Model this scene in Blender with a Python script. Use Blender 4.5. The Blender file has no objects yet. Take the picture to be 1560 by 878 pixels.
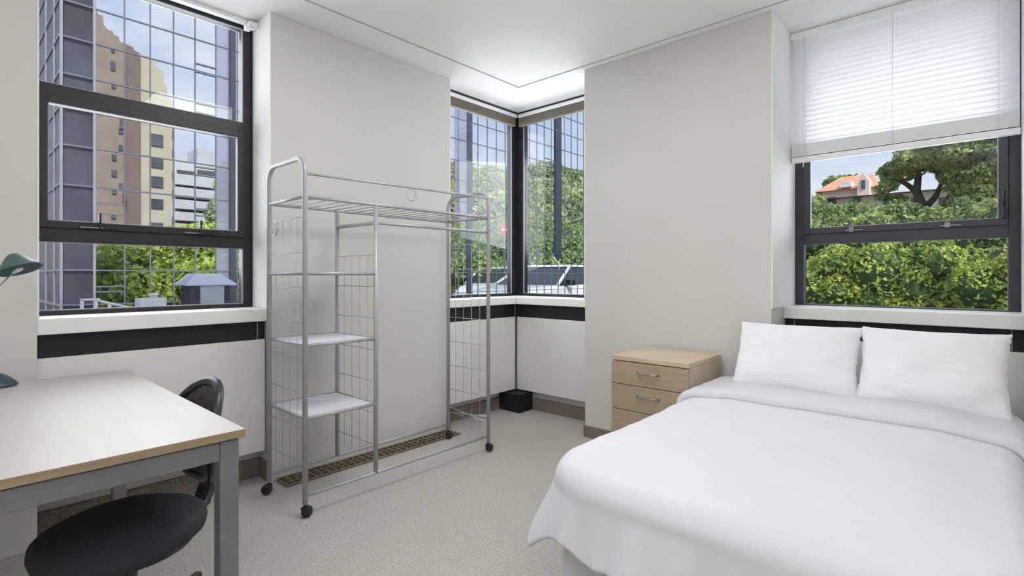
import bpy, bmesh, math, random
import numpy as np
from mathutils import Vector, Matrix, noise
random.seed(7); rng = np.random.default_rng(7)
S = bpy.context.scene
COL = S.collection
PI = math.pi
CH = 1.15        # camera height
FWD = Vector((.7429, .6692, 0)); RGT = Vector((.6692, -.7429, 0))
FPX = 788.0; CX = 780.0; HY = 420.0

def dirp(px):
    u = (px - CX) / FPX
    return FWD + RGT * u
def at_depth(px, py, d):
    v = dirp(px) * d
    return Vector((v.x, v.y, CH + (HY - py) / FPX * d))
def at_y(px, py, Y): return at_depth(px, py, Y / dirp(px).y)
def at_x(px, py, X): return at_depth(px, py, X / dirp(px).x)

# ------------------------------------------------------------------ materials
def newmat(name):
    m = bpy.data.materials.new(name); m.use_nodes = True
    nt = m.node_tree
    return m, nt, nt.nodes, nt.links, nt.nodes['Principled BSDF']
def s2l(c):
    return tuple(((x/255)/12.92 if x/255 <= .04045 else ((x/255+.055)/1.055)**2.4) for x in c) + (1,)
def mat(name, rgb, rough=.6, metal=0, var=0.0, scale=8, bump=0, bscale=200, spec=.5, rgb2=None, stretch=None, coat=0, detail=3):
    m, nt, N, L, b = newmat(name)
    b.inputs['Base Color'].default_value = s2l(rgb)
    b.inputs['Roughness'].default_value = rough
    b.inputs['Metallic'].default_value = metal
    b.inputs['Specular IOR Level'].default_value = spec
    if coat: b.inputs['Coat Weight'].default_value = coat
    tc = N.new('ShaderNodeTexCoord')
    src = tc.outputs['Object']
    if stretch:
        mp = N.new('ShaderNodeMapping'); mp.inputs['Scale'].default_value = stretch
        L.new(src, mp.inputs['Vector']); src = mp.outputs['Vector']
    if var or rgb2:
        n = N.new('ShaderNodeTexNoise'); n.inputs['Scale'].default_value = scale; n.inputs['Detail'].default_value = detail
        L.new(src, n.inputs['Vector'])
        r = N.new('ShaderNodeValToRGB')
        if rgb2 is None:
            a = tuple(max(0, x*(1-var)) for x in rgb); c = tuple(min(255, x*(1+var)) for x in rgb)
        else: a, c = rgb, rgb2
        r.color_ramp.elements[0].color = s2l(a); r.color_ramp.elements[1].color = s2l(c)
        r.color_ramp.elements[0].position = .32; r.color_ramp.elements[1].position = .68
        L.new(n.outputs['Fac'], r.inputs['Fac']); L.new(r.outputs['Color'], b.inputs['Base Color'])
    if bump:
        n2 = N.new('ShaderNodeTexNoise'); n2.inputs['Scale'].default_value = bscale; n2.inputs['Detail'].default_value = 2
        L.new(src, n2.inputs['Vector'])
        bp = N.new('ShaderNodeBump'); bp.inputs['Strength'].default_value = bump; bp.inputs['Distance'].default_value = .004
        L.new(n2.outputs['Fac'], bp.inputs['Height']); L.new(bp.outputs['Normal'], b.inputs['Normal'])
    return m
M = {}
M['wall'] = mat('wall_paint', (214, 212, 208), .85, var=.012, scale=1.5, bump=.05, bscale=60)
M['reveal'] = mat('reveal_lightened', (242, 242, 242), .8, var=.01, scale=2)
M['ceil'] = mat('ceiling_paint', (233, 233, 233), .9, var=.008, scale=2)
M['groove'] = mat('groove_shadow', (168, 166, 163), .9, var=.02, scale=4)
M['panel'] = mat('panel_white', (230, 228, 225), .55, var=.012, scale=2)
M['sill'] = mat('sill_white', (240, 239, 236), .5, var=.015, scale=3)
M['base'] = mat('skirting', (126, 116, 107), .9, var=.18, scale=130, bump=.4)
M['black'] = mat('slot_black', (17, 19, 27), .55, var=.1, scale=5)
M['frame'] = mat('window_frame_black', (38, 37, 43), .38, var=.06, scale=6)
M['gasket'] = mat('gasket_grey', (150, 152, 158), .5, var=.03)
M['frame2'] = mat('window_frame_charcoal', (62, 62, 72), .42, var=.06, scale=6)
M['white'] = mat('white_plastic', (246, 246, 248), .45, var=.01)
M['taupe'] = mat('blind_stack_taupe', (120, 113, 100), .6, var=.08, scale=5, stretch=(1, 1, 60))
M['silver'] = mat('silver_tube', (176, 176, 180), .4, metal=.25, var=.03, scale=20)
M['wire'] = mat('silver_wire', (186, 186, 188), .4, metal=.4, var=.02)
M['shelf'] = mat('shelf_board', (226, 228, 236), .4, metal=0, var=.02)
M['castor'] = mat('castor_black', (32, 32, 35), .4, var=.05)
M['desktop'] = mat('desktop_laminate', (194, 189, 185), .42, rgb2=(199, 194, 190), scale=5, stretch=(5, .6, 1), detail=4)
M['deskedge'] = mat('desk_edge', (150, 132, 106), .55, var=.05, scale=10, stretch=(.5, 8, 8))
M['deskmetal'] = mat('desk_frame_grey', (122, 124, 128), .45, metal=.35, var=.03)
M['nswood'] = mat('bedside_wood', (186, 170, 144), .5, rgb2=(198, 184, 160), scale=4, stretch=(3, 3, .5), detail=5)
M['nsfront'] = mat('bedside_front_wood', (166, 150, 124), .5, rgb2=(178, 162, 137), scale=4, stretch=(6, 1.2, 14), detail=5)
M['nstop'] = mat('bedside_top_wood', (196, 178, 150), .42, rgb2=(210, 194, 168), scale=4, stretch=(6, 1, 1), detail=5)
M['chrome'] = mat('satin_chrome', (165, 165, 170), .25, metal=.9, var=.02)
M['sheet'] = mat('white_cotton', (214, 213, 220), .85, var=.006, scale=4, bump=.10, bscale=400)
M['pillow'] = mat('white_pillowcase', (240, 239, 244), .85, var=.008, scale=5, bump=.1, bscale=400)
M['bedbase'] = mat('bed_base_fabric', (214, 214, 218), .85, var=.02, scale=30)
M['fabric'] = mat('black_fabric', (36, 37, 44), .9, rgb2=(52, 54, 63), scale=420, bump=.6, bscale=450)
M['plastic'] = mat('black_plastic', (40, 41, 45), .32, var=.05)
M['mesh'] = mat('backrest_mesh', (66, 62, 60), .7, rgb2=(96, 90, 84), scale=60, bump=.5, bscale=300)
M['teal'] = mat('teal_enamel', (78, 106, 110), .35, var=.05)
M['tealdark'] = mat('teal_dark', (52, 78, 92), .3, var=.05)
M['brass'] = mat('brass_grille', (138, 126, 104), .5, metal=.3, var=.08, scale=30)
M['well'] = mat('grille_well', (34, 30, 28), .8, var=.1)
M['plug'] = mat('column_blue', (62, 67, 82), .5, var=.05)
M['screen'] = mat('screen_bar', (112, 116, 130), .5, var=.05)
M['tower'] = mat('tinted_glass_cladding', (68, 70, 80), .4, var=.2, scale=2.4)
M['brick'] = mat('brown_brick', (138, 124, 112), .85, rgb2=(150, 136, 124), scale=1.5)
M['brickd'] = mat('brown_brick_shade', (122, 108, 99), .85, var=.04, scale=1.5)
M['cream'] = mat('cream_render', (186, 180, 158), .85, var=.03, scale=.5)
M['bwhite'] = mat('white_render', (196, 198, 202), .85, var=.03, scale=.5)
M['bwin'] = mat('dark_window', (84, 86, 92), .25, var=.2, scale=1)
M['concrete'] = mat('roof_deck', (176, 176, 180), .9, var=.05, scale=3)
M['asphalt'] = mat('asphalt', (92, 92, 98), .95, var=.1, scale=6)
M['hutroof'] = mat('cowl_roof_grey', (214, 217, 230), .5, metal=.2, var=.02)
M['hutside'] = mat('cowl_louvre_dark', (70, 72, 84), .6, var=.1)
M['hutpanel'] = mat('cowl_panel', (190, 196, 206), .5, var=.03)
M['rail'] = mat('rail_white', (238, 238, 240), .5, var=.01)
M['carwhite'] = mat('car_paint', (235, 236, 240), .2, var=.005, coat=.5)
M['carglass'] = mat('car_glass', (40, 46, 48), .3, var=.1)
M['tyre'] = mat('tyre', (26, 26, 28), .8, var=.1)
M['red'] = mat('red_sign', (196, 60, 56), .6, var=.05)
M['rooftile'] = mat('orange_tiles', (206, 146, 112), .8, rgb2=(222, 168, 136), scale=3)
M['rooftile2'] = mat('rust_tiles', (170, 96, 76), .8, var=.1, scale=3)
M['housewall'] = mat('house_wall', (232, 222, 208), .85, var=.03, scale=1)
M['bark'] = mat('bark', (88, 76, 68), .9, var=.2, scale=8)
M['grass'] = mat('hill_grass', (74, 98, 52), .95, var=.25, scale=.6)

def leafmat(name, dark, light, scale, trans=.25, rnd=.0):
    m, nt, N, L, b = newmat(name)
    tc = N.new('ShaderNodeTexCoord'); n = N.new('ShaderNodeTexNoise'); n.inputs['Scale'].default_value = scale; n.inputs['Detail'].default_value = 5
    n.inputs['Roughness'].default_value = .75
    L.new(tc.outputs['Object'], n.inputs['Vector'])
    r = N.new('ShaderNodeValToRGB'); r.color_ramp.elements[0].position = .34; r.color_ramp.elements[1].position = .66
    r.color_ramp.elements[0].color = s2l(dark); r.color_ramp.elements[1].color = s2l(light)
    L.new(n.outputs['Fac'], r.inputs['Fac'])
    col = r.outputs['Color']
    if rnd:
        oi = N.new('ShaderNodeObjectInfo'); hs = N.new('ShaderNodeHueSaturation')
        mr = N.new('ShaderNodeMapRange'); mr.inputs['To Min'].default_value = 1-rnd; mr.inputs['To Max'].default_value = 1+rnd
        L.new(oi.outputs['Random'], mr.inputs['Value']); L.new(mr.outputs['Result'], hs.inputs['Value']); L.new(col, hs.inputs['Color']); col = hs.outputs['Color']
    L.new(col, b.inputs['Base Color']); b.inputs['Roughness'].default_value = .6
    t = N.new('ShaderNodeBsdfTranslucent'); L.new(col, t.inputs['Color'])
    mx = N.new('ShaderNodeMixShader'); mx.inputs[0].default_value = trans
    L.new(b.outputs[0], mx.inputs[1]); L.new(t.outputs[0], mx.inputs[2]); L.new(mx.outputs[0], N['Material Output'].inputs['Surface'])
    return m
M['leaf_hill'] = leafmat('leaves_hill', (112, 130, 92), (186, 198, 134), .8, rnd=.2)  # greens lightened so the colour carries the distance haze
M['leaf_near'] = leafmat('leaves_hedge', (92, 128, 60), (222, 232, 112), 3)
M['leaf_mid'] = leafmat('leaves_mid', (98, 128, 78), (172, 190, 112), 2.2, rnd=.12)
M['leaf_tree'] = leafmat('leaves_tree', (100, 126, 76), (200, 208, 130), 2.5)
M['leaf_lime'] = leafmat('leaves_lime', (130, 160, 66), (212, 228, 116), 2, rnd=.12)
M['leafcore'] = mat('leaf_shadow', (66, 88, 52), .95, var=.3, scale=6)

def glassmat(name, tint=(1, 1, 1), refl=.06):
    m, nt, N, L, b = newmat(name)
    N.remove(b)
    t = N.new('ShaderNodeBsdfTransparent'); t.inputs['Color'].default_value = (*tint, 1)
    g = N.new('ShaderNodeBsdfGlossy'); g.inputs['Roughness'].default_value = .02
    fr = N.new('ShaderNodeFresnel'); fr.inputs['IOR'].default_value = 1.25
    mx = N.new('ShaderNodeMixShader'); L.new(fr.outputs[0], mx.inputs[0])
    L.new(t.outputs[0], mx.inputs[1]); L.new(g.outputs[0], mx.inputs[2]); L.new(mx.outputs[0], N['Material Output'].inputs['Surface'])
    return m
M['glass'] = glassmat('window_glass', (.97, .98, .985))
def tintpanel():
    m, nt, N, L, b = newmat('tinted_panel')
    b.inputs['Base Color'].default_value = s2l((168, 170, 188)); b.inputs['Roughness'].default_value = .4
    t = N.new('ShaderNodeBsdfTransparent'); t.inputs['Color'].default_value = (.86, .87, .94, 1)
    mx = N.new('ShaderNodeMixShader'); mx.inputs[0].default_value = .5
    L.new(b.outputs[0], mx.inputs[1]); L.new(t.outputs[0], mx.inputs[2]); L.new(mx.outputs[0], N['Material Output'].inputs['Surface'])
    return m
M['tint'] = tintpanel()
def slatmat():
    m, nt, N, L, b = newmat('blind_slat')
    b.inputs['Base Color'].default_value = s2l((244, 244, 248)); b.inputs['Roughness'].default_value = .5
    t = N.new('ShaderNodeBsdfTranslucent'); t.inputs['Color'].default_value = s2l((242, 243, 250))
    mx = N.new('ShaderNodeMixShader'); mx.inputs[0].default_value = .28
    L.new(b.outputs[0], mx.inputs[1]); L.new(t.outputs[0], mx.inputs[2]); L.new(mx.outputs[0], N['Material Output'].inputs['Surface'])
    return m
M['slat'] = slatmat()
def carpetmat():
    m, nt, N, L, b = newmat('carpet')
    tc = N.new('ShaderNodeTexCoord')
    n = N.new('ShaderNodeTexNoise'); n.inputs['Scale'].default_value = 100; n.inputs['Detail'].default_value = 8; n.inputs['Roughness'].default_value = .95
    L.new(tc.outputs['Object'], n.inputs['Vector'])
    r = N.new('ShaderNodeValToRGB'); r.color_ramp.elements[0].position = .36; r.color_ramp.elements[1].position = .62
    r.color_ramp.elements[0].color = s2l((152, 147, 141)); r.color_ramp.elements[1].color = s2l((234, 230, 224))
    L.new(n.outputs['Fac'], r.inputs['Fac'])
    n2 = N.new('ShaderNodeTexNoise'); n2.inputs['Scale'].default_value = 3; n2.inputs['Detail'].default_value = 3
    L.new(tc.outputs['Object'], n2.inputs['Vector'])
    mx = N.new('ShaderNodeMix'); mx.data_type = 'RGBA'; mx.blend_type = 'MULTIPLY'; mx.inputs[0].default_value = .25
    r2 = N.new('ShaderNodeValToRGB'); r2.color_ramp.elements[0].color = (.72, .71, .7, 1); r2.color_ramp.elements[1].color = (1, 1, 1, 1)
    L.new(n2.outputs['Fac'], r2.inputs['Fac']); L.new(r.outputs['Color'], mx.inputs[6]); L.new(r2.outputs['Color'], mx.inputs[7])
    L.new(mx.outputs[2], b.inputs['Base Color']); b.inputs['Roughness'].default_value = .97; b.inputs['Specular IOR Level'].default_value = .1
    bp = N.new('ShaderNodeBump'); bp.inputs['Strength'].default_value = .6; bp.inputs['Distance'].default_value = .01
    L.new(n.outputs['Fac'], bp.inputs['Height']); L.new(bp.outputs['Normal'], b.inputs['Normal'])
    return m
M['carpet'] = carpetmat()

# ------------------------------------------------------------------ mesh builder
class MB:
    def __init__(s): s.bm = bmesh.new()
    def box(s, x0, x1, y0, y1, z0, z1, bev=0, mi=0, mtx=None):
        r = bmesh.ops.create_cube(s.bm, size=1)
        vs = r['verts']
        for v in vs:
            v.co = Vector(((x0+x1)/2 + v.co.x*(x1-x0), (y0+y1)/2 + v.co.y*(y1-y0), (z0+z1)/2 + v.co.z*(z1-z0)))
        fs = list({f for v in vs for f in v.link_faces})
        for f in fs: f.material_index = mi
        if bev:
            es = list({e for v in vs for e in v.link_edges})
            rb = bmesh.ops.bevel(s.bm, geom=es, offset=bev, segments=2, affect='EDGES', profile=.5)
            vs = list({v for f in rb['faces'] for v in f.verts} | {v for v in vs if v.is_valid})
            for v in vs:
                for f in v.link_faces: f.material_index = mi
        if mtx is not None:
            for v in vs: v.co = mtx @ v.co
        return s
    def tube(s, pts, r, n=10, mi=0, cap=True, closed=False):
        pts = [Vector(p) for p in pts]
        k = len(pts); rs = r if isinstance(r, (list, tuple)) else [r]*k
        rings = []; up = None
        for i, p in enumerate(pts):
            if closed: t = (pts[(i+1) % k] - pts[i-1]).normalized()
            elif i == 0: t = (pts[1]-p).normalized()
            elif i == k-1: t = (p-pts[-2]).normalized()
            else: t = ((pts[i+1]-p).normalized() + (p-pts[i-1]).normalized()).normalized()
            if up is None:
                a = Vector((0, 0, 1)) if abs(t.z) < .9 else Vector((1, 0, 0))
                up = (a - t*a.dot(t)).normalized()
            else: up = (up - t*up.dot(t)).normalized()
            b = t.cross(up)
            sc = 1
            if 0 < i < k-1 or closed:
                q = (pts[(i+1) % k]-p).normalized()
                sc = 1/max(.5, t.dot(q))
                sc = min(sc, 1.3)
            rings.append([s.bm.verts.new(p + (up*math.cos(2*PI*j/n) + b*math.sin(2*PI*j/n))*rs[i]*sc) for j in range(n)])
        rr = range(k) if closed else range(k-1)
        for i in rr:
            A, B = rings[i], rings[(i+1) % k]
            for j in range(n):
                f = s.bm.faces.new((A[j], A[(j+1) % n], B[(j+1) % n], B[j])); f.material_index = mi; f.smooth = True
        if cap and not closed:
            f = s.bm.faces.new(list(reversed(rings[0]))); f.material_index = mi
            f = s.bm.faces.new(rings[-1]); f.material_index = mi
        return s
    def lathe(s, prof, c=(0, 0, 0), n=24, mi=0, mtx=None, sx=1, sy=1):
        rings = []
        for r, z in prof:
            rings.append([s.bm.verts.new(Vector((c[0]+r*sx*math.cos(2*PI*j/n), c[1]+r*sy*math.sin(2*PI*j/n), c[2]+z))) for j in range(n)])
        if mtx is not None:
            for R in rings:
                for v in R: v.co = mtx @ v.co
        for i in range(len(rings)-1):
            for j in range(n):
                f = s.bm.faces.new((rings[i][j], rings[i][(j+1) % n], rings[i+1][(j+1) % n], rings[i+1][j])); f.smooth = True; f.material_index = mi
        f = s.bm.faces.new(list(reversed(rings[0]))); f.material_index = mi
        f = s.bm.faces.new(rings[-1]); f.material_index = mi
        return s
    def prism(s, pts, off, mi=0):
        pts = [Vector(p) for p in pts]; off = Vector(off)
        a = [s.bm.verts.new(p) for p in pts]; b = [s.bm.verts.new(p+off) for p in pts]
        n = len(pts); fs = [s.bm.faces.new(a), s.bm.faces.new(list(reversed(b)))]
        for i in range(n): fs.append(s.bm.faces.new((a[(i+1) % n], a[i], b[i], b[(i+1) % n])))
        for f in fs: f.material_index = mi
        return s
    def grid(s, fn, nu, nv, mi=0, wrap=False):
        V = [[s.bm.verts.new(Vector(fn(i/nu, j/nv))) for j in range(nv+1)] for i in range(nu+1)]
        for i in range(nu):
            for j in range(nv):
                f = s.bm.faces.new((V[i][j], V[i+1][j], V[i+1][j+1], V[i][j+1])); f.smooth = True; f.material_index = mi
        return s
    def hull(s, pts, mi=0):
        vs = [s.bm.verts.new(Vector(p)) for p in pts]
        r = bmesh.ops.convex_hull(s.bm, input=vs)
        for g in r['geom']:
            if isinstance(g, bmesh.types.BMFace): g.material_index = mi
        return s
    def build(s, name, m, parent=None, smooth=False, bevel=0, subsurf=0, solid=0):
        bmesh.ops.recalc_face_normals(s.bm, faces=s.bm.faces)
        me = bpy.data.meshes.new(name); s.bm.to_mesh(me); s.bm.free()
        for mm in (m if isinstance(m, (list, tuple)) else [m]): me.materials.append(mm)
        o = bpy.data.objects.new(name, me); COL.objects.link(o)
        if smooth:
            for p in me.polygons: p.use_smooth = True
        if parent is not None:
            o.parent = parent
            bpy.context.view_layer.update()
            o.matrix_parent_inverse = parent_world(parent).inverted()
        if solid:
            k = o.modifiers.new('s', 'SOLIDIFY'); k.thickness = solid; k.offset = -1
        if subsurf:
            k = o.modifiers.new('ss', 'SUBSURF'); k.levels = subsurf; k.render_levels = subsurf
        if bevel:
            k = o.modifiers.new('b', 'BEVEL'); k.width = bevel; k.segments = 2; k.limit_method = 'ANGLE'
        return o
def parent_world(p):
    m = p.matrix_basis.copy()
    if p.parent: m = parent_world(p.parent) @ p.matrix_parent_inverse @ m
    return m
def tag(o, label, cat, group=None, kind=None):
    o['label'] = label; o['category'] = cat
    if group: o['group'] = group
    if kind: o['kind'] = kind
    return o
def thing(name, label, cat, loc, group=None, kind=None):
    o = bpy.data.objects.new(name, None); COL.objects.link(o); o.location = loc; o.empty_display_size = .1
    return tag(o, label, cat, group, kind)
def struct(o, label=None, cat=None):
    o['kind'] = 'structure'
    if label: o['label'] = label
    if cat: o['category'] = cat
    return o
def children(o): return [c for c in bpy.data.objects if c.parent == o]
def copy_tree(o, parent=None):
    c = o.copy(); COL.objects.link(c); c.parent = parent
    if parent is not None: c.matrix_parent_inverse = o.matrix_parent_inverse.copy()
    for ch in children(o): copy_tree(ch, c)
    return c

ZC = 2.62
# ------------------------------------------------------------------ room shell
XB, YB = -2.6, -2.6       # rear extents
struct(MB().box(XB-.1, 3.75, YB-.1, 3.3, -.05, 0).build('floor', M['carpet']), 'speckled beige grey cut pile carpet across the bedroom floor', 'floor')
b = MB()
b.box(XB-.1, 3.025, YB-.1, 2.655, ZC, ZC+.1)
b.box(XB-.1, 3.75, 2.675, 3.32, ZC, ZC+.1)
b.box(3.045, 3.75, YB-.1, 2.675, ZC, ZC+.1)
b.box(XB-.1, 3.75, YB-.1, 3.32, ZC+.1, ZC+.16)
struct(b.build('ceiling', M['ceil']), 'smooth white ceiling with a thin shadow groove', 'ceiling')
b = MB(); b.box(XB, 3.045, 2.655, 2.675, ZC+.006, ZC+.05); b.box(3.025, 3.045, YB, 2.655, ZC+.006, ZC+.05)
struct(b.build('trim_1', M['groove']), 'thin grey groove line running round the ceiling edge', 'trim')
# left wall: two piers, apron walls under windows, lintel
b = MB()
b.box(XB-.1, .279, 2.93, 3.3, 0, ZC)
b.box(1.244, 2.56, 2.93, 3.3, 0, ZC)
b.box(.279, 1.244, 3.08, 3.3, 0, .90)
b.box(2.56, 3.75, 3.08, 3.3, 0, .90)
struct(b.build('wall_left', M['wall'], bevel=.004), 'off white wall with the tall pier behind the clothes rack', 'wall')
b = MB()
b.box(3.10, 3.75, .853, 2.09, 0, ZC)
b.box(3.10, 3.75, YB-.1, -.165, 0, ZC)
b.box(3.43, 3.75, -.165, .853, 0, .90)
b.box(3.43, 3.75, 2.09, 3.08, 0, .90)
struct(b.build('wall_right', M['wall'], bevel=.004), 'off white wall with the pier behind the bedside drawers', 'wall')
struct(MB().box(XB-.1, XB, YB, 2.93, 0, ZC).build('wall_back', M['wall']), 'plain off white wall behind the desk side', 'wall')
struct(MB().box(XB, 3.10, YB-.1, YB, 0, ZC).build('wall_front', M['wall']), 'plain off white wall behind the camera', 'wall')
# linings over the wall in the window recesses, daylight put into their lighter colour
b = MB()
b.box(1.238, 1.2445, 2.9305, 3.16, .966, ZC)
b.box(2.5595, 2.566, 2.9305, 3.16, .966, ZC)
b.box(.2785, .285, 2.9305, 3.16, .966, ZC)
struct(b.build('trim_2', M['reveal']), 'white reveals of the left wall windows, lightened for daylight', 'trim')
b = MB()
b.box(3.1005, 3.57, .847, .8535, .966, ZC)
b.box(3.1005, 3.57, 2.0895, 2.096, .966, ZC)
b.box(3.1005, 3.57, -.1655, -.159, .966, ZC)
struct(b.build('trim_3', M['reveal']), 'white reveals of the right wall windows, lightened for daylight', 'trim')
# baseboards
b = MB(); b.box(.279, 1.244, 3.066, 3.08, 0, .105); b.box(2.56, 3.43, 3.066, 3.08, 0, .105); b.box(1.23, 1.244, 2.935, 3.066, 0, .105); b.box(2.56, 2.574, 2.935, 3.066, 0, .105)
struct(b.build('baseboard_left', M['base'], bevel=.003), 'brown grey carpet skirting under the left windows', 'baseboard')
b = MB(); b.box(3.416, 3.43, 2.09, 3.066, 0, .105); b.box(3.416, 3.43, -.165, .853, 0, .105); b.box(3.086, 3.10, .853, 2.09, 0, .08); b.box(3.10, 3.416, 2.09, 2.104, 0, .08)
struct(b.build('baseboard_right', M['base'], bevel=.003), 'brown grey carpet skirting along the right wall', 'baseboard')

# panels + black strips + sills
def apron(n, label, boxes, m, bev=.003):
    b = MB()
    for q in boxes: b.box(*q)
    return struct(b.build('trim_%d' % n, m, bevel=bev), label, 'trim')
apron(4, 'white heater cover panel under the left window beside the desk', [(.281, 1.235, 2.985, 3.01, .165, .792)], M['panel'])
apron(5, 'white heater cover panel left of the room corner, behind the rack end', [(2.563, 3.352, 2.985, 3.01, .165, .792)], M['panel'])
apron(6, 'white heater cover panel right of the room corner', [(3.368, 3.39, 2.093, 2.975, .165, .792)], M['panel'])
apron(7, 'white heater cover panel behind the bed pillows', [(3.36, 3.385, -.163, .85, .165, .792)], M['panel'])
apron(8, 'black slot band under the left window sill', [(.281, 1.235, 2.998, 3.05, .792, .893)], M['black'], 0)
apron(9, 'black slot band left of the room corner', [(2.563, 3.37, 2.998, 3.05, .792, .90)], M['black'], 0)
apron(10, 'black slot band right of the room corner', [(3.375, 3.42, 2.093, 3.0, .792, .90)], M['black'], 0)
apron(11, 'black slot band under the sill behind the pillows', [(3.375, 3.42, -.163, .85, .792, .90)], M['black'], 0)
b = MB(); b.box(3.357, 3.37, 2.99, 3.0, .165, .9); b.box(3.24, 3.42, 2.84, 3.066, 0, .155)
struct(b.build('trim_12', M['black'], bevel=.003), 'black box and joint post in the room corner', 'trim')
b = MB(); b.box(3.349, 3.353, 2.981, 2.985, .165, .90)
struct(b.build('trim_13', M['silver']), 'thin metal joint rod in the room corner', 'trim')
b = MB(); b.box(1.195, 1.199, 2.994, 2.998, .792, .893); b.box(3.371, 3.375, .80, .804, .792, .895); b.box(3.371, 3.375, -.12, -.116, .792, .895)
struct(b.build('trim_14', M['gasket']), 'thin seams in the black slot bands', 'trim')

# ------------------------------------------------------------------ windows
def frame_rect(b, plane, axis, a0, a1, z0, z1, w, d0, d1, sides='lrtb', wt=None, wb=None):
    """rectangular frame lying in a wall plane; a = along-wall coordinate"""
    wt = wt or w; wb = wb or w
    def bx(p0, p1, q0, q1):
        if axis == 'y': b.box(p0, p1, d0, d1, q0, q1, bev=.002)
        else: b.box(d0, d1, p0, p1, q0, q1, bev=.002)
    if 'l' in sides: bx(a0, a0+w, z0, z1)
    if 'r' in sides: bx(a1-w, a1, z0, z1)
    if 't' in sides: bx(a0+w*.99, a1-w*.99, z1-wt, z1)
    if 'b' in sides: bx(a0+w*.99, a1-w*.99, z0, z0+wb)
def pane(name, axis, a0, a1, z0, z1, d, parent):
    b = MB()
    if axis == 'y': b.box(a0, a1, d, d+.006, z0, z1)
    else: b.box(d, d+.006, a0, a1, z0, z1)
    return b.build(name, M['glass'], parent)
def bx2(b, axis, a0, a1, d0, d1, z0, z1, bev=0):
    if axis == 'y': b.box(a0, a1, d0, d1, z0, z1, bev)
    else: b.box(d0, d1, a0, a1, z0, z1, bev)

# window 1: left wall over the desk
w1 = thing('window_1', 'black framed window above the desk, looking onto the gridded screen and towers', 'window', (.76, 3.18, .967), kind='structure')
b = MB()
frame_rect(b, None, 'y', .255, 1.243, .965, 2.612, .05, 3.18, 3.25, wt=.022, wb=.022)
b.box(.305, 1.194, 3.18, 3.25, 1.955, 2.04, .002)
b.box(.305, 1.194, 3.18, 3.25, 1.308, 1.372, .002)
b.build('window_frame', M['frame'], w1)
sa = MB(); frame_rect(sa, None, 'y', .306, 1.193, 1.371, 1.985, .032, 3.168, 3.215, wt=.034, wb=.034)
sash = sa.build('sash', M['frame'], w1)
g = MB()
for (a0, a1, z0, z1, d) in ((.338, 1.161, 1.405, 1.951, 3.175), (.305, 1.193, 2.04, 2.59, 3.186), (.305, 1.193, .987, 1.308, 3.186)):
    frame_rect(g, None, 'y', a0-.001, a1+.001, z0-.001, z1+.001, .005, d, d+.02)
g.build('glazing_bead', M['gasket'], w1)
for (a0, a1, z0, z1) in ((.305, 1.193, 2.04, 2.59), (.305, 1.193, .987, 1.308)): pane('pane', 'y', a0, a1, z0, z1, 3.205, w1)
pane('pane', 'y', .338, 1.161, 1.405, 1.951, 3.19, w1)
for px in (152, 305):
    p = at_y(px, 352, 3.168)
    h = MB(); h.box(p.x-.005, p.x+.005, 3.150, 3.169, 1.372, 1.452, .002); h.box(p.x-.08, p.x+.07, 3.158, 3.169, 1.376, 1.384, .002)
    h.build('window_stay', M['frame'] if px > 200 else M['frame'], w1)
    h = MB(); h.box(p.x-.075, p.x+.01, 3.155, 3.1579, 1.377, 1.383); h.build('stay_rail', M['chrome'], w1)
b = MB(); b.box(.280, 1.2435, 2.955, 3.2, .896, .965, .004); b.build('window_sill', M['sill'], w1)
b = MB(); b.box(.30, 1.22, 3.12, 3.16, 2.600, 2.619); b.build('blind_rail', M['white'], w1)
br = MB(); br.box(1.19, 1.236, 3.08, 3.135, 2.575, 2.605, .004); br.box(1.17, 1.2, 3.09, 3.12, 2.55, 2.575, .004); br.tube([(1.18, 3.10, 2.60), (1.16, 3.08, 2.565), (1.20, 3.07, 2.55), (1.22, 3.09, 2.58)], .005, 8)
br.build('blind_bracket', M['white'], w1)

# window 2: corner, left pane; window 3: corner, right pane; share a corner post
w2 = thing('window_2', 'tall fixed corner window on the left of the corner post', 'window', (3.05, 3.18, .967), kind='structure')
b = MB(); frame_rect(b, None, 'y', 2.561, 3.56, .965, 2.612, .02, 3.18, 3.24, wt=.03, wb=.022, sides='ltb')
b.box(3.525, 3.60, 3.18, 3.24, .965, 2.612, .002)
b.build('window_frame', M['frame'], w2)
g = MB(); frame_rect(g, None, 'y', 2.58, 3.527, .986, 2.583, .006, 3.176, 3.19); g.build('glazing_bead', M['gasket'], w2)
pane('pane', 'y', 2.58, 3.525, .987, 2.582, 3.205, w2)
b = MB(); b.box(2.561, 3.60, 2.955, 3.2, .905, .965, .004); b.build('window_sill', M['sill'], w2)
w3 = thing('window_3', 'tall fixed corner window on the right of the corner post', 'window', (3.6, 2.6, .967), kind='structure')
b = MB(); frame_rect(b, None, 'x', 2.091, 3.1, .965, 2.612, .02, 3.60, 3.66, wt=.03, wb=.022, sides='ltb')
b.box(3.60, 3.66, 3.10, 3.24, .965, 2.612, .002)
b.build('window_frame', M['frame'], w3)
g = MB(); frame_rect(g, None, 'x', 2.11, 3.102, .986, 2.583, .006, 3.596, 3.61); g.build('glazing_bead', M['gasket'], w3)
pane('pane', 'x', 2.11, 3.10, .987, 2.582, 3.625, w3)
b = MB(); b.box(3.33, 3.62, 2.091, 2.954, .905, .965, .004); b.build('window_sill', M['sill'], w3)

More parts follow.
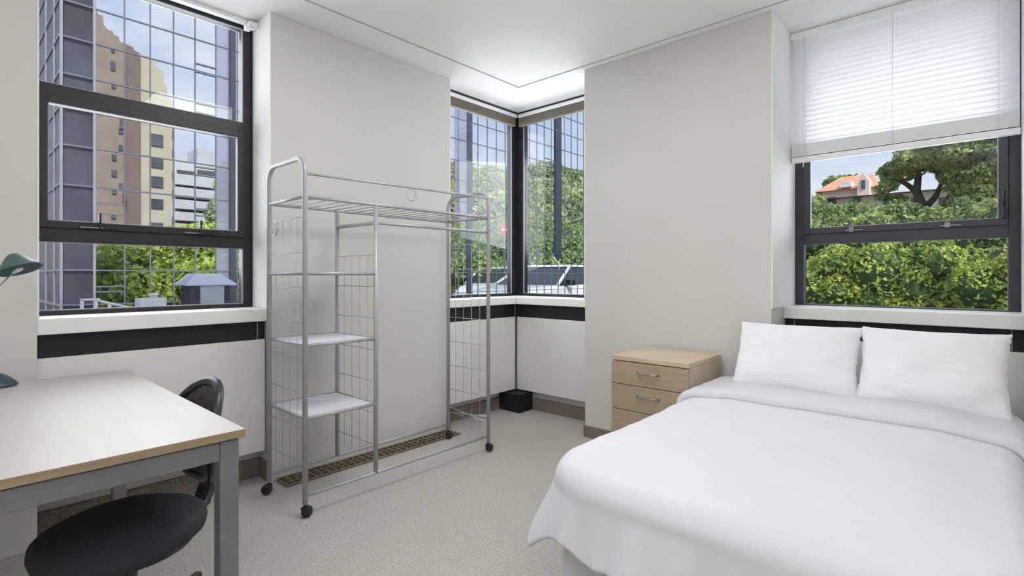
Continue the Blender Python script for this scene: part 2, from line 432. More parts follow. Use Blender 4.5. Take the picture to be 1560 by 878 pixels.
# window 4: right wall above the bed
w4 = thing('window_4', 'charcoal framed window above the pillows, looking onto hedges and a tree', 'window', (3.6, .34, .967), kind='structure')
b = MB()
frame_rect(b, None, 'x', -.162, .852, .965, 2.612, .048, 3.60, 3.67, wt=.03, wb=.008)
b.box(3.60, 3.67, -.114, .804, 1.343, 1.42, .002)
b.build('window_frame', M['frame2'], w4)
sa = MB(); frame_rect(sa, None, 'x', -.113, .803, 1.405, 2.58, .035, 3.588, 3.635)
sash4 = sa.build('sash', M['frame2'], w4)
g = MB(); frame_rect(g, None, 'x', -.079, .769, 1.438, 2.546, .005, 3.592, 3.61); frame_rect(g, None, 'x', -.115, .805, .972, 1.344, .004, 3.604, 3.62)
g.build('glazing_bead', M['gasket'], w4)
pane('pane', 'x', -.078, .768, 1.44, 2.545, 3.61, w4)
pane('pane', 'x', -.114, .804, .973, 1.343, 3.625, w4)
for y in (.55, .12):
    h = MB(); h.box(3.575, 3.59, y-.055, y+.03, 1.412, 1.419, .002); h.box(3.57, 3.588, y-.012, y+.012, 1.405, 1.432, .002); h.build('window_stay', M['chrome'] if y > .3 else M['gasket'], w4)
h = MB(); h.box(3.565, 3.588, -.105, -.09, 1.44, 1.50, .003); h.tube([(3.57, -.098, 1.50), (3.56, -.097, 1.54), (3.562, -.098, 1.575)], .005, 8); h.build('window_handle', M['castor'], w4)
b = MB(); b.box(3.33, 3.63, -.164, .8525, .899, .967, .004); b.build('window_sill', M['sill'], w4)

# ------------------------------------------------------------------ blinds
bl = thing('venetian_blind', 'white slatted blind half lowered over the window above the bed', 'blind', (3.50, .34, 1.84))
b = MB(); b.box(3.47, 3.51, -.155, .846, 2.575, 2.618, .003); b.build('headrail', M['white'], bl)
zs0, zs1 = 1.945, 2.566
n = 22; b = MB()
for i in range(n):
    z = zs0 + (zs1-zs0)*i/(n-1)
    prev = None
    # curved tilted slat
    def fn(u, v, z=z):
        t = v*2-1
        return (3.488 + t*.009 + .004*(1-t*t), -.15 + u*.99, z - t*.0165)
    b.grid(fn, 1, 4)
b.build('slat', M['slat'], bl)
bl.children and None
b = MB()
for i in range(12):
    z = 1.868 + i*.0062
    b.box(3.477, 3.503, -.15, .84, z, z+.0035)
b.box(3.48, 3.50, -.149, .839, 1.868, 1.943)
b.build('slat_stack', M['white'], bl)
b = MB(); b.box(3.474, 3.506, -.153, .843, 1.832, 1.864, .004); b.build('bottom_rail', M['white'], bl)
for y in (.765, .345, -.075):
    b = MB(); b.tube([(3.4745, y, 2.575), (3.4745, y, 1.86)], .0014, 6); b.build('ladder_cord', M['white'], bl)
b = MB(); b.tube([(3.466, .772, 2.58), (3.464, .773, 2.2), (3.463, .776, 1.80)], .0028, 8); b.build('pull_cord', M['white'], bl)
bl2 = thing('venetian_blind', 'raised blind stack at the head of the left corner pane', 'blind', (3.05, 3.1, 2.5))
b = MB(); b.box(2.562, 3.52, 3.085, 3.15, 2.607, 2.6195); b.build('head_shadow_strip', M['frame'], bl2)  # dark strip stands in for the shadow line at the ceiling junction
b = MB(); b.box(2.57, 3.50, 3.095, 3.135, 2.575, 2.606, .003); b.build('headrail', M['white'], bl2)
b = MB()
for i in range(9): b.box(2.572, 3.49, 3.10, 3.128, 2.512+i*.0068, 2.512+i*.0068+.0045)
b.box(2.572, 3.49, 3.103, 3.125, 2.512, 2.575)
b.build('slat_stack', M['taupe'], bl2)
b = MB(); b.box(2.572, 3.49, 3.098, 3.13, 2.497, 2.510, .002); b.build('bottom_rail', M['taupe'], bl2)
bl3 = thing('venetian_blind', 'raised blind stack at the head of the right corner pane', 'blind', (3.52, 2.6, 2.5))
b = MB(); b.box(3.505, 3.57, 2.095, 3.084, 2.607, 2.6195); b.build('head_shadow_strip', M['frame'], bl3)  # same ceiling shadow line put in as a dark strip
b = MB(); b.box(3.51, 3.55, 2.10, 3.085, 2.575, 2.606, .003); b.build('headrail', M['white'], bl3)
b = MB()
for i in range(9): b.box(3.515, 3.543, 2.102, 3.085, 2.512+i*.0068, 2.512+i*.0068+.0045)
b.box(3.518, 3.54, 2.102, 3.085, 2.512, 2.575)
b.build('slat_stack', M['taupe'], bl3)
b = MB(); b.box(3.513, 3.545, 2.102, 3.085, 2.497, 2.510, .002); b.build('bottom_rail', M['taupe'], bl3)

# ------------------------------------------------------------------ clothes rack
XA, XM, XZ = 1.165, 1.553, 2.40; YF, YR = 2.37, 2.765; RT = .0125
rk = thing('clothes_rack', 'silver tubular clothes rack with shelves on black castors against the left wall', 'clothes rack', (1.78, 2.56, 0))
def endframe(x, top, name):
    pts = [(x, YF, .065)]; rc = .075
    pts += [(x, YF, top-rc)]
    for k in range(1, 7):
        a = k/6*PI/2; pts.append((x, YF + rc*(1-math.cos(a)), top-rc+rc*math.sin(a)))
    for k in range(0, 7):
        a = k/6*PI/2; pts.append((x, YR - rc + rc*math.sin(a), top-rc+rc*math.cos(a)))
    pts.append((x, YR, .065))
    return MB().tube(pts, RT, 12).build(name, M['silver'], rk)
endframe(XA, 1.715, 'end_frame'); endframe(XZ, 1.69, 'end_frame')
for y in (YF, YR):
    MB().tube([(XM, y, .105), (XM, y, 1.52)], RT*.95, 12).build('post', M['silver'], rk)
def rail(p, q, r=.008, name='rail'): return MB().tube([p, q], r, 10).build(name, M['silver'], rk)
rail((XA, YF, 1.635), (XZ, YF, 1.655), .0065)
for y in (YF, YR):
    rail((XA, y, 1.525), (XZ, y, 1.525), .009)
    rail((XA, y, .105), (XZ, y, .105), .009)
rail((XM, YF, 1.43), (XZ, YF, 1.43), .009, 'hanging_rail')
rail((XM, YF, 1.43), (XM, YR, 1.43), .011)
for x in (XA, XZ): rail((x, YF, 1.525), (x, YR, 1.525), .008)
b = MB()
for i in range(1, 17):
    x = XA + (XZ-XA)*i/17
    b.tube([(x, YF, 1.527), (x, YR, 1.527)], .003, 6)
b.build('wire_shelf', M['wire'], rk)
for z in (1.16, .816, .47):
    s_ = MB(); s_.box(XA+.012, XM-.01, YF+.008, YR-.008, z-.004, z+.004, .002)
    so = s_.build('shelf', M['shelf'], rk)
    b = MB()
    for y in (YF, YR): b.tube([(XA, y, z), (XM, y, z)], .009, 10)
    for x in (XA, XM): b.tube([(x, YF, z), (x, YR, z)], .006, 10)
    b.build('shelf_rim', M['silver'], so)
def wiregrid(x, zt, zb, nh, sgn):
    b = MB()
    for i in range(1, 5):
        y = YF + (YR-YF)*i/5
        b.tube([(x, y, zt), (x, y, zb-.07)], .0016, 6)
    for i in range(nh):
        z = zt + (zb-zt)*i/(nh-1)
        b.tube([(x, YF, z), (x, YR, z)], .002, 6)
    return b.build('wire_grid', M['wire'], rk)
wiregrid(XA, 1.43, .25, 8, 1); wiregrid(XM, 1.26, .25, 7, 1); wiregrid(XZ, 1.36, .19, 8, 1)
b = MB(); b.tube([(XZ, YF, .19), (XZ, YR, .23)], .004, 8); b.tube([(XZ, YF, .23), (XZ, YR, .19)], .004, 8); b.build('cross_brace', M['wire'], rk)
def ring(c, r, ax, name):
    pts = []
    for k in range(24):
        a = 2*PI*k/24
        if ax == 'y': pts.append((c[0]+r*math.cos(a), c[1], c[2]+r*math.sin(a)))
        else: pts.append((c[0], c[1]+r*math.cos(a), c[2]+r*math.sin(a)))
    return MB().tube(pts, .0016, 6, closed=True).build(name, M['chrome'], rk)
p = at_y(626, 298, YF+.004); ring((p.x, YF-.002, p.z), .032, 'y', 'hanger_ring')
pts = []
c = Vector((XA-.004, YR-.07, 1.392))
for k in range(15):
    a = PI*1.05 + k/14*PI*1.55; pts.append((c.x, c.y - .036*math.cos(a), c.z + .036*math.sin(a)))
MB().tube(pts, .003, 8).build('hook', M['chrome'], rk)
def castor(x, y, ang):
    t = MB()
    R = Matrix.Translation((x, y, 0)) @ Matrix.Rotation(ang, 4, 'Z')
    co = MB(); prof = [(.004, -.016), (.022, -.016), (.027, -.010), (.027, .010), (.022, .016), (.004, .016)]
    co.lathe(prof, (0, 0, 0), 20, mtx=R @ Matrix.Translation((.012, 0, .0275)) @ Matrix.Rotation(PI/2, 4, 'X'))
    co.box(-.012, .024, -.019, .019, .034, .052, .006, mtx=R)
    co.tube([R @ Vector((0, 0, .045)), R @ Vector((0, 0, .075))], .0085, 10)
    return co.build('castor', M['castor'], rk)
for (x, y, a) in ((XA, YF, .3), (XA, YR, 2.4), (XZ, YF, .1), (XZ, YR, .2)): castor(x, y, a)

# ------------------------------------------------------------------ floor grille
fg = thing('floor_grille', 'tan metal floor grille running along the wall under the clothes rack', 'grille', (1.9, 2.85, 0))
b = MB(); b.box(1.27, 2.53, 2.78, 2.922, .0005, .003); b.build('tray', M['well'], fg)
b = MB()
for k in range(4):
    y = 2.785 + k*.0435; b.box(1.27, 2.53, y-.004, y+.004, .003, .013)
k = 0; x = 1.272
while x < 2.53:
    b.box(x-.0045, x+.0045, 2.783, 2.918, .004, .012); x += .042
b.build('lattice', M['brass'], fg)

# ------------------------------------------------------------------ desk
DX0, DX1, DY0, DY1, DZ = -.19, .565, 1.493, 2.83, .73
dk = thing('desk', 'pale maple laminate desk with grey square steel frame at the left', 'desk', (.19, 2.16, 0))
b = MB(); b.box(DX0, DX1, DY0, DY1, DZ-.022, DZ, .0015)
for f in b.bm.faces: f.material_index = 0 if f.normal.z > .9 else 1
bmesh.ops.recalc_face_normals(b.bm, faces=b.bm.faces)
for f in b.bm.faces: f.material_index = 0 if f.calc_center_median().z > DZ-.0005 else 1
b.build('desktop', [M['desktop'], M['deskedge']], dk)
b = MB(); f0 = .012; t = .028
LW = .048
b.box(DX0+f0+LW+.0005, DX1-f0-LW-.0005, DY0+f0, DY0+f0+t, DZ-.077, DZ-.026, .003)
b.box(DX0+f0+LW+.0005, DX1-f0-LW-.0005, DY1-f0-t, DY1-f0, DZ-.077, DZ-.026, .003)
b.box(DX0+f0, DX0+f0+t, DY0+f0+LW+.0005, DY1-f0-LW-.0005, DZ-.077, DZ-.026, .003)
b.box(DX1-f0-t, DX1-f0, DY0+f0+LW+.0005, DY1-f0-LW-.0005, DZ-.077, DZ-.026, .003)
b.box(DX0+.03, DX1-.03, DY0+.03, DY1-.03, DZ-.026, DZ-.022)
b.build('frame_rail', M['deskmetal'], dk)
LW = .048
for x in (DX0+f0, DX1-f0-LW):
    for y in (DY0+f0, DY1-f0-LW):
        b = MB(); b.box(x, x+LW, y, y+LW, .0, DZ-.0262, .003); b.build('leg', M['deskmetal'], dk)

# ------------------------------------------------------------------ desk lamp
lb = at_depth(-8, 590, 1.95); lb.z = DZ
lp = thing('desk_lamp', 'teal articulated desk lamp standing at the back of the desk', 'lamp', lb)
b = MB(); b.lathe([(.005, .0), (.062, .0), (.066, .004), (.062, .012), (.045, .03), (.026, .046), (.012, .052), (.004, .053)], tuple(lb), 32)
b.build('lamp_base', M['tealdark'], lp)
RV = RGT.copy(); FV = FWD.copy(); UP = Vector((0, 0, 1))
hc = at_depth(31, 411, 1.93)
elbow = lb - RV*.13 + UP*.24
neck = hc - RV*.028 - UP*.012
b = MB(); b.tube([lb + UP*.045, elbow], .0035, 8); b.build('lower_arm', M['chrome'], lp)
b = MB(); b.tube([elbow, neck], .0028, 8); b.build('upper_arm', M['chrome'], lp)
b = MB(); b.lathe([(.004, -.008), (.011, -.008), (.011, .008), (.004, .008)], (0, 0, 0), 13, mtx=Matrix.Translation(elbow) @ FV.to_track_quat('Z', 'Y').to_matrix().to_4x4()); b.build('elbow_joint', M['tealdark'], lp)
# shade: lofted cone, opening plane rising to the right
ox = (RV*1.0 + UP*.43).normalized(); oy = FV.copy()
ap = hc - RV*.030 + UP*.056
rings = []
sh = MB()
for k in range(9):
    f = k/8; r = .014 + (.068-.014)*f**.95
    c = ap.lerp(hc, f**1.1)
    rings.append([sh.bm.verts.new(c + ox*math.cos(2*PI*j/28)*r + oy*math.sin(2*PI*j/28)*r) for j in range(28)])
for i in range(8):
    for j in range(28):
        f = sh.bm.faces.new((rings[i][j], rings[i][(j+1) % 28], rings[i+1][(j+1) % 28], rings[i+1][j])); f.smooth = True
sh.bm.faces.new(rings[0])
shade = sh.build('lamp_shade', M['teal'], lp, solid=.0015)
b = MB(); b.tube([neck, neck+RV*.022+UP*.014, neck+RV*.034+UP*.014], [.005, .009, .005], 12); b.build('bulb_holder', M['white'], lp)

# ------------------------------------------------------------------ office chair
chc = Vector((.358, 1.81, 0)); ang = math.radians(36)     # back direction from +X
ch = thing('office_chair', 'black swivel office chair tucked under the desk', 'chair', chc)
Rc = Matrix.Translation(chc) @ Matrix.Rotation(ang, 4, 'Z')     # local +x = towards backrest
def sell(a, b_, n_, th):
    c, s = math.cos(th), math.sin(th)
    return (a*abs(c)**(2/n_)*(1 if c >= 0 else -1), b_*abs(s)**(2/n_)*(1 if s >= 0 else -1))
b = MB(); NR = 40
prof = [(.0, -.042), (.55, -.044), (.84, -.040), (.97, -.026), (1.0, -.004), (.985, .016), (.92, .030), (.78, .037), (.5, .036), (.2, .033), (.0, .032)]
rings = []
ZS = .415
for (k, dz) in prof:
    R = []
    for j in range(NR):
        th = 2*PI*j/NR
        x, y = sell(.20*max(k, .001), .192*max(k, .001), 2.5, th)
        drop = -.018*max(0, (-x-.10)/.13)**2 + .012*max(0, (x-.08)/.15)**2 + .010*(y/.22)**2
        R.append(b.bm.verts.new(Rc @ Vector((x, y*(1-.06*max(0, x)/.24), ZS+dz+drop))))
    rings.append(R)
for i in range(len(rings)-1):
    for j in range(NR):
        f = b.bm.faces.new((rings[i][j], rings[i][(j+1) % NR], rings[i+1][(j+1) % NR], rings[i+1][j])); f.smooth = True
bmesh.ops.remove_doubles(b.bm, verts=b.bm.verts, dist=.001)
b.build('seat', M['fabric'], ch, smooth=True)
b = MB(); b.lathe([(.01, -.02), (.14, -.018), (.17, -.008), (.175, .0), (.01, .0)], (0, 0, 0), 28, mtx=Rc @ Matrix.Translation((0, 0, ZS-.033))); b.box(-.06, .12, -.07, .07, ZS-.085, ZS-.05, .008, mtx=Rc)
b.build('seat_mechanism', M['plastic'], ch)
BX = .325; BZ = .615; BYAW = math.radians(-27)
# J bar
b = MB()
path = [(.10, 0, ZS-.065), (.24, 0, ZS-.062), (.31, 0, ZS-.045), (.348, 0, ZS+.01), (.368, 0, ZS+.09), (.366, 0, ZS+.18)]
for dy in (-.016, 0, .016):
    b.tube([Rc @ Vector((p[0], p[1]+dy, p[2])) for p in path], .015, 8)
b.build('back_support_bar', M['plastic'], ch)
# backrest shell (concave towards -x) + rim + pad
def back_pt(u, v, off=0):
    th = 2*PI*u
    y, z = sell(.145*v, .16*v, 2.2, th)
    zz = z
    x = -.05*(y/.155)**2 + .02*(zz/.17) - .012*(1-(zz/.17)**2) + off
    yy = y*(1-.10*zz/.17); ca, sa_ = math.cos(BYAW), math.sin(BYAW)
    return Rc @ Vector((BX + x*ca - yy*sa_, x*sa_ + yy*ca, BZ+zz))
b = MB(); b.grid(lambda u, v: back_pt(u, max(v, .001)), 44, 8)
bmesh.ops.remove_doubles(b.bm, verts=b.bm.verts, dist=.0006)
bk = b.build('backrest', M['mesh'], ch, smooth=True, solid=0)
b = MB(); b.grid(lambda u, v: back_pt(u, max(v, .001), .020), 44, 8)
bmesh.ops.remove_doubles(b.bm, verts=b.bm.verts, dist=.0006)
b.build('back_shell', M['plastic'], bk, smooth=True)
b = MB(); b.tube([back_pt(k/44, 1.0, .010) for k in range(44)], .0175, 10, closed=True); b.build('rim', M['plastic'], bk)
# column and base
b = MB(); b.tube([Rc @ Vector((0, 0, .10)), Rc @ Vector((0, 0, .24))], .027, 16); b.tube([Rc @ Vector((0, 0, .24)), Rc @ Vector((0, 0, ZS-.08))], .016, 14); b.tube([Rc @ Vector((0, 0, ZS-.13)), Rc @ Vector((0, 0, ZS-.085))], [.03, .036], 16)
b.build('gas_column', M['plastic'], ch)
bs = MB(); bs.lathe([(.01, .075), (.045, .08), (.05, .10), (.04, .135), (.01, .137)], (0, 0, 0), 20, mtx=Rc); base = bs.build('base_hub', M['plastic'], ch)
for k in range(5):
    a = math.radians(40) + 2*PI*k/5
    R5 = Matrix.Translation(chc) @ Matrix.Rotation(a, 4, 'Z')
    b = MB()
    b.hull([R5 @ Vector(q) for q in ((.03, -.024, .095), (.03, .024, .095), (.03, -.02, .14), (.03, .02, .14), (.33, -.016, .088), (.33, .016, .088), (.33, -.012, .118), (.33, .012, .118))])
    b.build('base_leg', M['plastic'], ch, bevel=.004)
    b = MB()
    for sy in (-.014, .014):
        b.lathe([(.004, -.011), (.024, -.011), (.031, -.005), (.031, .005), (.024, .011), (.004, .011)], (0, 0, 0), 18, mtx=R5 @ Matrix.Translation((.322, sy, .032)) @ Matrix.Rotation(PI/2, 4, 'X'))
    b.tube([R5 @ Vector((.312, 0, .035)), R5 @ Vector((.312, 0, .095))], .007, 8)
    b.build('castor', M['castor'], ch)

# ------------------------------------------------------------------ bedside drawers
NX0, NX1, NY0, NY1, NZ = 2.61, 3.07, 1.117, 1.577, .69
ns = thing('bedside_drawers', 'light oak bedside drawer cabinet between the bed and the pier', 'drawers', ((NX0+NX1)/2, (NY0+NY1)/2, 0))
b = MB(); b.box(NX0+.004, NX1, NY0, NY1, NZ-.025, NZ, .002); b.build('top_panel', M['nstop'], ns)
b = MB()
b.box(NX0+.02, NX1, NY0, NY0+.018, 0.0, NZ-.0255, .001); b.box(NX0+.02, NX1, NY1-.018, NY1, 0, NZ-.0255, .001)
b.box(NX1-.018, NX1, NY0+.018, NY1-.018, 0, NZ-.0255); b.box(NX0+.05, NX1-.018, NY0+.018, NY1-.018, .03, .06)
b.box(NX0+.04, NX0+.052, NY0+.018, NY1-.018, 0, NZ-.026)
b.build('carcass', M['nswood'], ns)
zz = [(.532+.002, NZ-.030), (.388+.002, .532-.002), (.05, .388-.002)]
for (z0, z1) in zz:
    d = MB(); d.box(NX0, NX0+.018, NY0+.001, NY1-.001, z0, z1, .0015); do = d.build('drawer', M['nsfront'], ns)
    hz = z1-.052 if z1 > .3 else z1-.06
    yc = (NY0+NY1)/2 - .002
    pts = []
    for k in range(13):
        f = k/12*2-1
        pts.append((NX0 - .024*(1-f**4) - .001, yc+.062*f, hz - .004*(1-f*f)))
    d = MB(); d.tube(pts, .0042, 8); d.tube([(NX0+.002, yc-.062, hz), (NX0-.006, yc-.062, hz)], .0065, 10); d.tube([(NX0+.002, yc+.062, hz), (NX0-.006, yc+.062, hz)], .0065, 10)
    d.build('drawer_handle', M['chrome'], do)

# ------------------------------------------------------------------ bed
BX0, BX1, BY0, BY1, BZT = 1.35, 3.085, -.06, 1.035, .53
bed = thing('bed', 'double divan bed with pale fabric base under the white duvet', 'bed', ((BX0+BX1)/2, (BY0+BY1)/2, 0))
b = MB(); b.box(BX0+.02, BX1, BY0+.02, BY1-.02, .03, .295, .012); b.build('bed_base', M['bedbase'], bed)
b = MB(); b.box(BX0, BX1, BY0, BY1, .297, BZT-.004, .06); b.build('mattress', M['sheet'], bed, smooth=True)
for x in (BX0+.1, BX1-.1):
    for y in (BY0+.1, BY1-.1):
        b = MB(); b.tube([(x, y, 0), (x, y, .035)], .025, 14); b.build('foot', M['castor'], bed)
def drape(cx, cy, x0, x1, y0, y1, top, R=.16, ra=.085, extra=0.0, wav=1.0):
    """flat cloth coords -> draped over a rounded rectangle"""
    ix0, ix1, iy0, iy1 = x0+R, x1-R if x1 < 90 else 99, y0+R, y1-R
    qx = min(max(cx, ix0), ix1); qy = min(max(cy, iy0), iy1)
    dx, dy = cx-qx, cy-qy; dd = math.hypot(dx, dy)
    nz = noise.noise(Vector((cx*2.2, cy*2.2, 3))) * .010 + noise.noise(Vector((cx*9, cy*2.5, 1))) * .006 + noise.noise(Vector((cx*22, cy*4 + cx*3, 5))) * .002
    if dd <= R or dd < 1e-6:
        e = min(1, (R-dd)/R) if dd > 0 else 1
        bulge = .018*(1-math.exp(-((min(cx-x0, .5)/.2)**2))) if cx > x0 else 0
        return Vector((cx, cy, top + extra + bulge*e + nz))
    nx, ny = dx/dd, dy/dd
    d = (dd - R)*(1 - .27*2*abs(nx*ny))
    a_len = ra*PI/2
    if d < a_len:
        a = d/ra; h = ra*math.sin(a); z = ra*(1-math.cos(a))
    else:
        h = ra; z = ra + (d-a_len)
    # perimeter phase
    ph = (qx*9.0 + qy*9.0 + math.atan2(ny, nx)*1.6)
    down = max(0, d-a_len)
    w = wav*(math.sin(ph*2.1 + 1.3*math.sin(ph*.9))*.018 + .010*math.sin(ph*5.3+.7) + .005*math.sin(ph*13.1) * (.5+.5*math.sin(ph*1.7))) * min(1, down/.17)
    flare = .085*(down/.3)**1.1 + .02*2*abs(nx*ny)*min(1, down/.2) + w
    h += flare + extra
    return Vector((qx + nx*(R+h), qy + ny*(R+h), top + extra - z + nz*max(0, 1-down*5)))
DT = BZT + .022
DD = .25
dv0x = BX0 - DD - .02; 
b = MB()
XF = 2.47
def fd(u, v):
    cx = dv0x + (XF+.04-dv0x)*u; cy = BY0-DD + (BY1-BY0+2*DD)*v
    # round the hem corner a little
    p = drape(cx, cy, BX0+.018, 99, BY0+.015, BY1-.018, DT)
    p.z = max(p.z, .06 + .01*math.sin(cy*20))
    # crease lines across the bed
    return p
b.grid(fd, 110, 120)
dv = tag(b.build('duvet', M['sheet'], None, subsurf=1, solid=.018), 'smooth white duvet spread over the bed', 'duvet')
b = MB()
def ff(u, v):
    cx = XF + .50*u; cy = BY0-DD*.9 + (BY1-BY0+2*DD*.9)*v
    rise = .026*min(1, u*22)**.4
    cxx = cx + .012*noise.noise(Vector((0, cy*3, 0)))
    p = drape(cxx, cy, BX0+.018, 99, BY0+.015, BY1-.018, DT, extra=0.004+rise, wav=.5)
    if u < .02: p.z -= .004
    return p
b.grid(ff, 40, 110)
fb = b.build('folded_band', M['sheet'], dv, subsurf=1, solid=.02)
fb['label'] = 'turned back top of the duvet'

def pillow(cy, w, h, t, tilt, label, x, z, rz=0, seed=0):
    b = MB(); n = 44
    def f(sgn):
        def g(u, v):
            a, c = u*2-1, v*2-1
            X = w/2*a*(1-.055*(1-c*c)*abs(a)**2); Z = h/2*c*(1-.07*(1-a*a)*abs(c)**2)
            th = t/2*max(0, (1-abs(a)**2.6))**.55*max(0, (1-abs(c)**2.6))**.55
            th *= 1 + .12*noise.noise(Vector((a*1.7+seed, c*1.7, seed)))
            wr = .006*noise.noise(Vector((a*4+c*5+seed*3, c*3-a*2, 4.2)))*(abs(a)**1.3)*1.6 + .004*noise.noise(Vector((a*3, c*8+seed, 9)))
            sag = 1 + .18*(-c)*.5
            return (X, sgn*(th*sag + wr*(1 if th > .004 else .2)), Z)
        return g
    b.grid(f(1), n, n); b.grid(f(-1), n, n)
    bmesh.ops.remove_doubles(b.bm, verts=b.bm.verts, dist=.0008)
    # local: X across, Y thickness, Z height -> world
    # across -> world -Y, thickness -> X, lean back
    Mx = Matrix.Translation((x, cy, z)) @ Matrix.Rotation(rz, 4, 'Z') @ Matrix.Rotation(tilt, 4, 'Y') @ Matrix.Rotation(-PI/2, 4, 'Z')
    for v in b.bm.verts: v.co = Mx @ v.co
    o = b.build('pillow', M['pillow'], None, smooth=True, subsurf=1)
    return tag(o, label, 'pillow', 'pillows propped at the head of the bed')
pillow(.700, .575, .40, .17, math.radians(30), 'white pillow on the side next to the bedside drawers', 2.935, .722, math.radians(2), 1)
pillow(.160, .535, .40, .18, math.radians(30), 'white pillow on the side away from the bedside drawers', 2.94, .728, math.radians(-1), 5)

# ------------------------------------------------------------------ outdoors: ground, deck, screen
struct(MB().box(-60, 160, 3.9, 160, -.3, -.12).build('ground', M['asphalt']), 'grey asphalt ground outside the left windows', 'ground')
struct(MB().box(3.9, 160, -90, 3.9, -.3, -.121).build('ground_right', M['grass']), 'green ground beyond the right window', 'ground')
struct(MB().box(-1.5, 2.9, 3.32, 4.9, -.12, .80).build('roof_deck', M['concrete']), 'pale concrete roof ledge outside the left window', 'ledge')

YS = 5.0
sc = thing('grid_screen', 'tall blue grey metal grid screen standing outside the windows', 'screen', (4, YS, -.12))
b = MB()
ratios = [.1605, .1972, .2312, .2641, .2962, .3287]
r = .3287
while r < 1.62:
    r += .0358; ratios.append(r)
zl = [3.73, 3.455, 3.183, 2.916, 2.643, 2.39, 2.116, 1.8225, 1.50, 1.19, .93, .6, .3]
zl += [4.0+.28*k for k in range(6)]
b2 = MB()
for r in ratios:
    b.box(r*YS-.0045, r*YS+.0045, YS-.006, YS+.006, -.12, 5.5)
b.build('upright_bars', M['screen'], sc)
for z in zl:
    b2.box(.6, 1.62*YS, YS-.008, YS+.008, z-.005, z+.005)
for (z0, z1) in ((2.55, 2.63), (2.01, 2.08), (2.9, 2.97), (1.66, 1.72)):
    for rr in (.2962, 1.115, 1.26):
        b2.box(rr*YS, rr*YS+.165, YS-.012, YS+.012, z1, z1+.012); b2.box(rr*YS, rr*YS+.165, YS-.012, YS+.012, z0, z0+.012)
for z in (1.62, 1.70): b2.box(.1605*YS, .1972*YS, YS-.008, YS+.008, z, z+.01)
for z in (1.06, 1.02): b2.box(.1605*YS, .1972*YS, YS-.008, YS+.008, z, z+.01)
b2.build('cross_bars', M['screen'], sc)
b = MB(); b.box(.9319*YS, .9485*YS+.01, YS-.012, YS+.012, -.12, 5.5); b.build('column', M['plug'], sc)
b = MB(); b.box(1.313*YS, 1.345*YS, YS-.02, YS+.02, 1.47, 5.5, .004); b.hull([(1.313*YS, YS-.02, 1.475), (1.345*YS, YS-.02, 1.475), (1.345*YS, YS+.02, 1.475), (1.313*YS, YS+.02, 1.475), (1.325*YS, YS-.01, 1.38), (1.335*YS, YS+.01, 1.38)]); b.build('column', M['plug'], sc)
b = MB(); b.tube([(1.3325*YS, YS, 1.385), (1.335*YS, YS, 1.24)], .012, 8); b.tube([(1.31*YS, YS, 1.44), (1.3325*YS, YS, 1.33)], .009, 8); b.build('column_fitting', M['rail'], sc)
b = MB(); b.box(.350*YS, .360*YS, YS-.03, YS+.03, -.12, 5.5); b.build('column', M['plug'], sc)
b = MB(); b.box(.3287*YS+.006, .350*YS, YS-.004, YS+.004, .9, 5.5); b.build('tinted_panel', M['tint'], sc)
b = MB(); b.box(.89*YS, .9319*YS, YS-.004, YS+.004, 1.9, 5.5); b.build('tinted_panel', M['tint'], sc)
# dark glass bay at the left end
tw = thing('glass_tower', 'dark tinted glass clad bay at the left end of the screen', 'building', (.7, YS+1, -.12))
b = MB(); b.box(.60, .7995, YS+.012, YS+4.5, -.12, 5.6); b.build('cladding', M['tower'], tw)
b = MB()
for x in (.606, .7975): b.box(x-.008, x+.008, YS-.012, YS+.012, -.12, 5.5)
for z in zl: b.box(.60, .80, YS-.006, YS+.012, z-.006, z+.006)
for y in (5.25, 5.7, 6.3, 7.0, 7.8): b.box(.590, .60, y-.012, y+.012, -.12, 5.5)
for z in zl: b.box(.592, .60, YS, YS+4.4, z-.008, z+.008)
b.build('mullions', M['gasket'], tw)

# roof cowl, box, low railing on the ledge
def PX(px, Y): return at_y(px, 420, Y).x
hy = 4.45
hx0, hx1 = PX(283, hy), PX(361, hy)
hut = thing('roof_cowl', 'grey roof ventilation cowl with a sloped cap on the ledge', 'cowl', ((hx0+hx1)/2, hy+.15, .80))
d = .30; e = .05
b = MB(); b.hull([(hx0, hy, 1.072), (hx1, hy, 1.072), (hx1, hy+d, 1.072), (hx0, hy+d, 1.072), (hx0, hy, 1.083), (hx1, hy, 1.083), (hx1, hy+d, 1.083), (hx0, hy+d, 1.083), (hx0+.08, hy+.07, 1.165), (hx1-.10, hy+.07, 1.165), (hx1-.10, hy+d-.07, 1.165), (hx0+.08, hy+d-.07, 1.165)])
b.build('cap', M['hutroof'], hut)
b = MB(); b.box(hx0+.04, hx1-.04, hy+.04, hy+d-.04, .80, 1.072); b.build('louvre_body', M['hutside'], hut)
b = MB(); b.box(PX(305, hy+.03), PX(341, hy+.03), hy+.022, hy+.04, .80, 1.068); b.build('front_panel', M['hutpanel'], hut)
vy = 4.3
vb = thing('roof_vent_box', 'small white vent box on the ledge left of the cowl', 'vent box', (PX(234, vy), vy+.08, .80))
b = MB(); b.box(PX(213, vy), PX(254, vy), vy, vy+.14, .80, .990, .004); b.box(PX(233, vy), PX(241, vy), vy-.006, vy, .80, .975); b.build('vent_body', M['rail'], vb)
b = MB(); b.lathe([(.004, 0), (.028, 0), (.028, .02), (.036, .022), (.03, .034), (.004, .036)], (PX(233, vy)+.02, vy+.07, .99), 16); b.build('vent_cap', M['rail'], vb)
ry = 4.2
rl = thing('low_railing', 'low white stepped railing on the ledge left of the vent box', 'railing', (PX(160, ry), ry, .80))
x0, x1 = PX(122, ry), PX(215, ry)
b = MB(); b.box(x0, x0+.10, ry-.006, ry+.006, .992, 1.004)
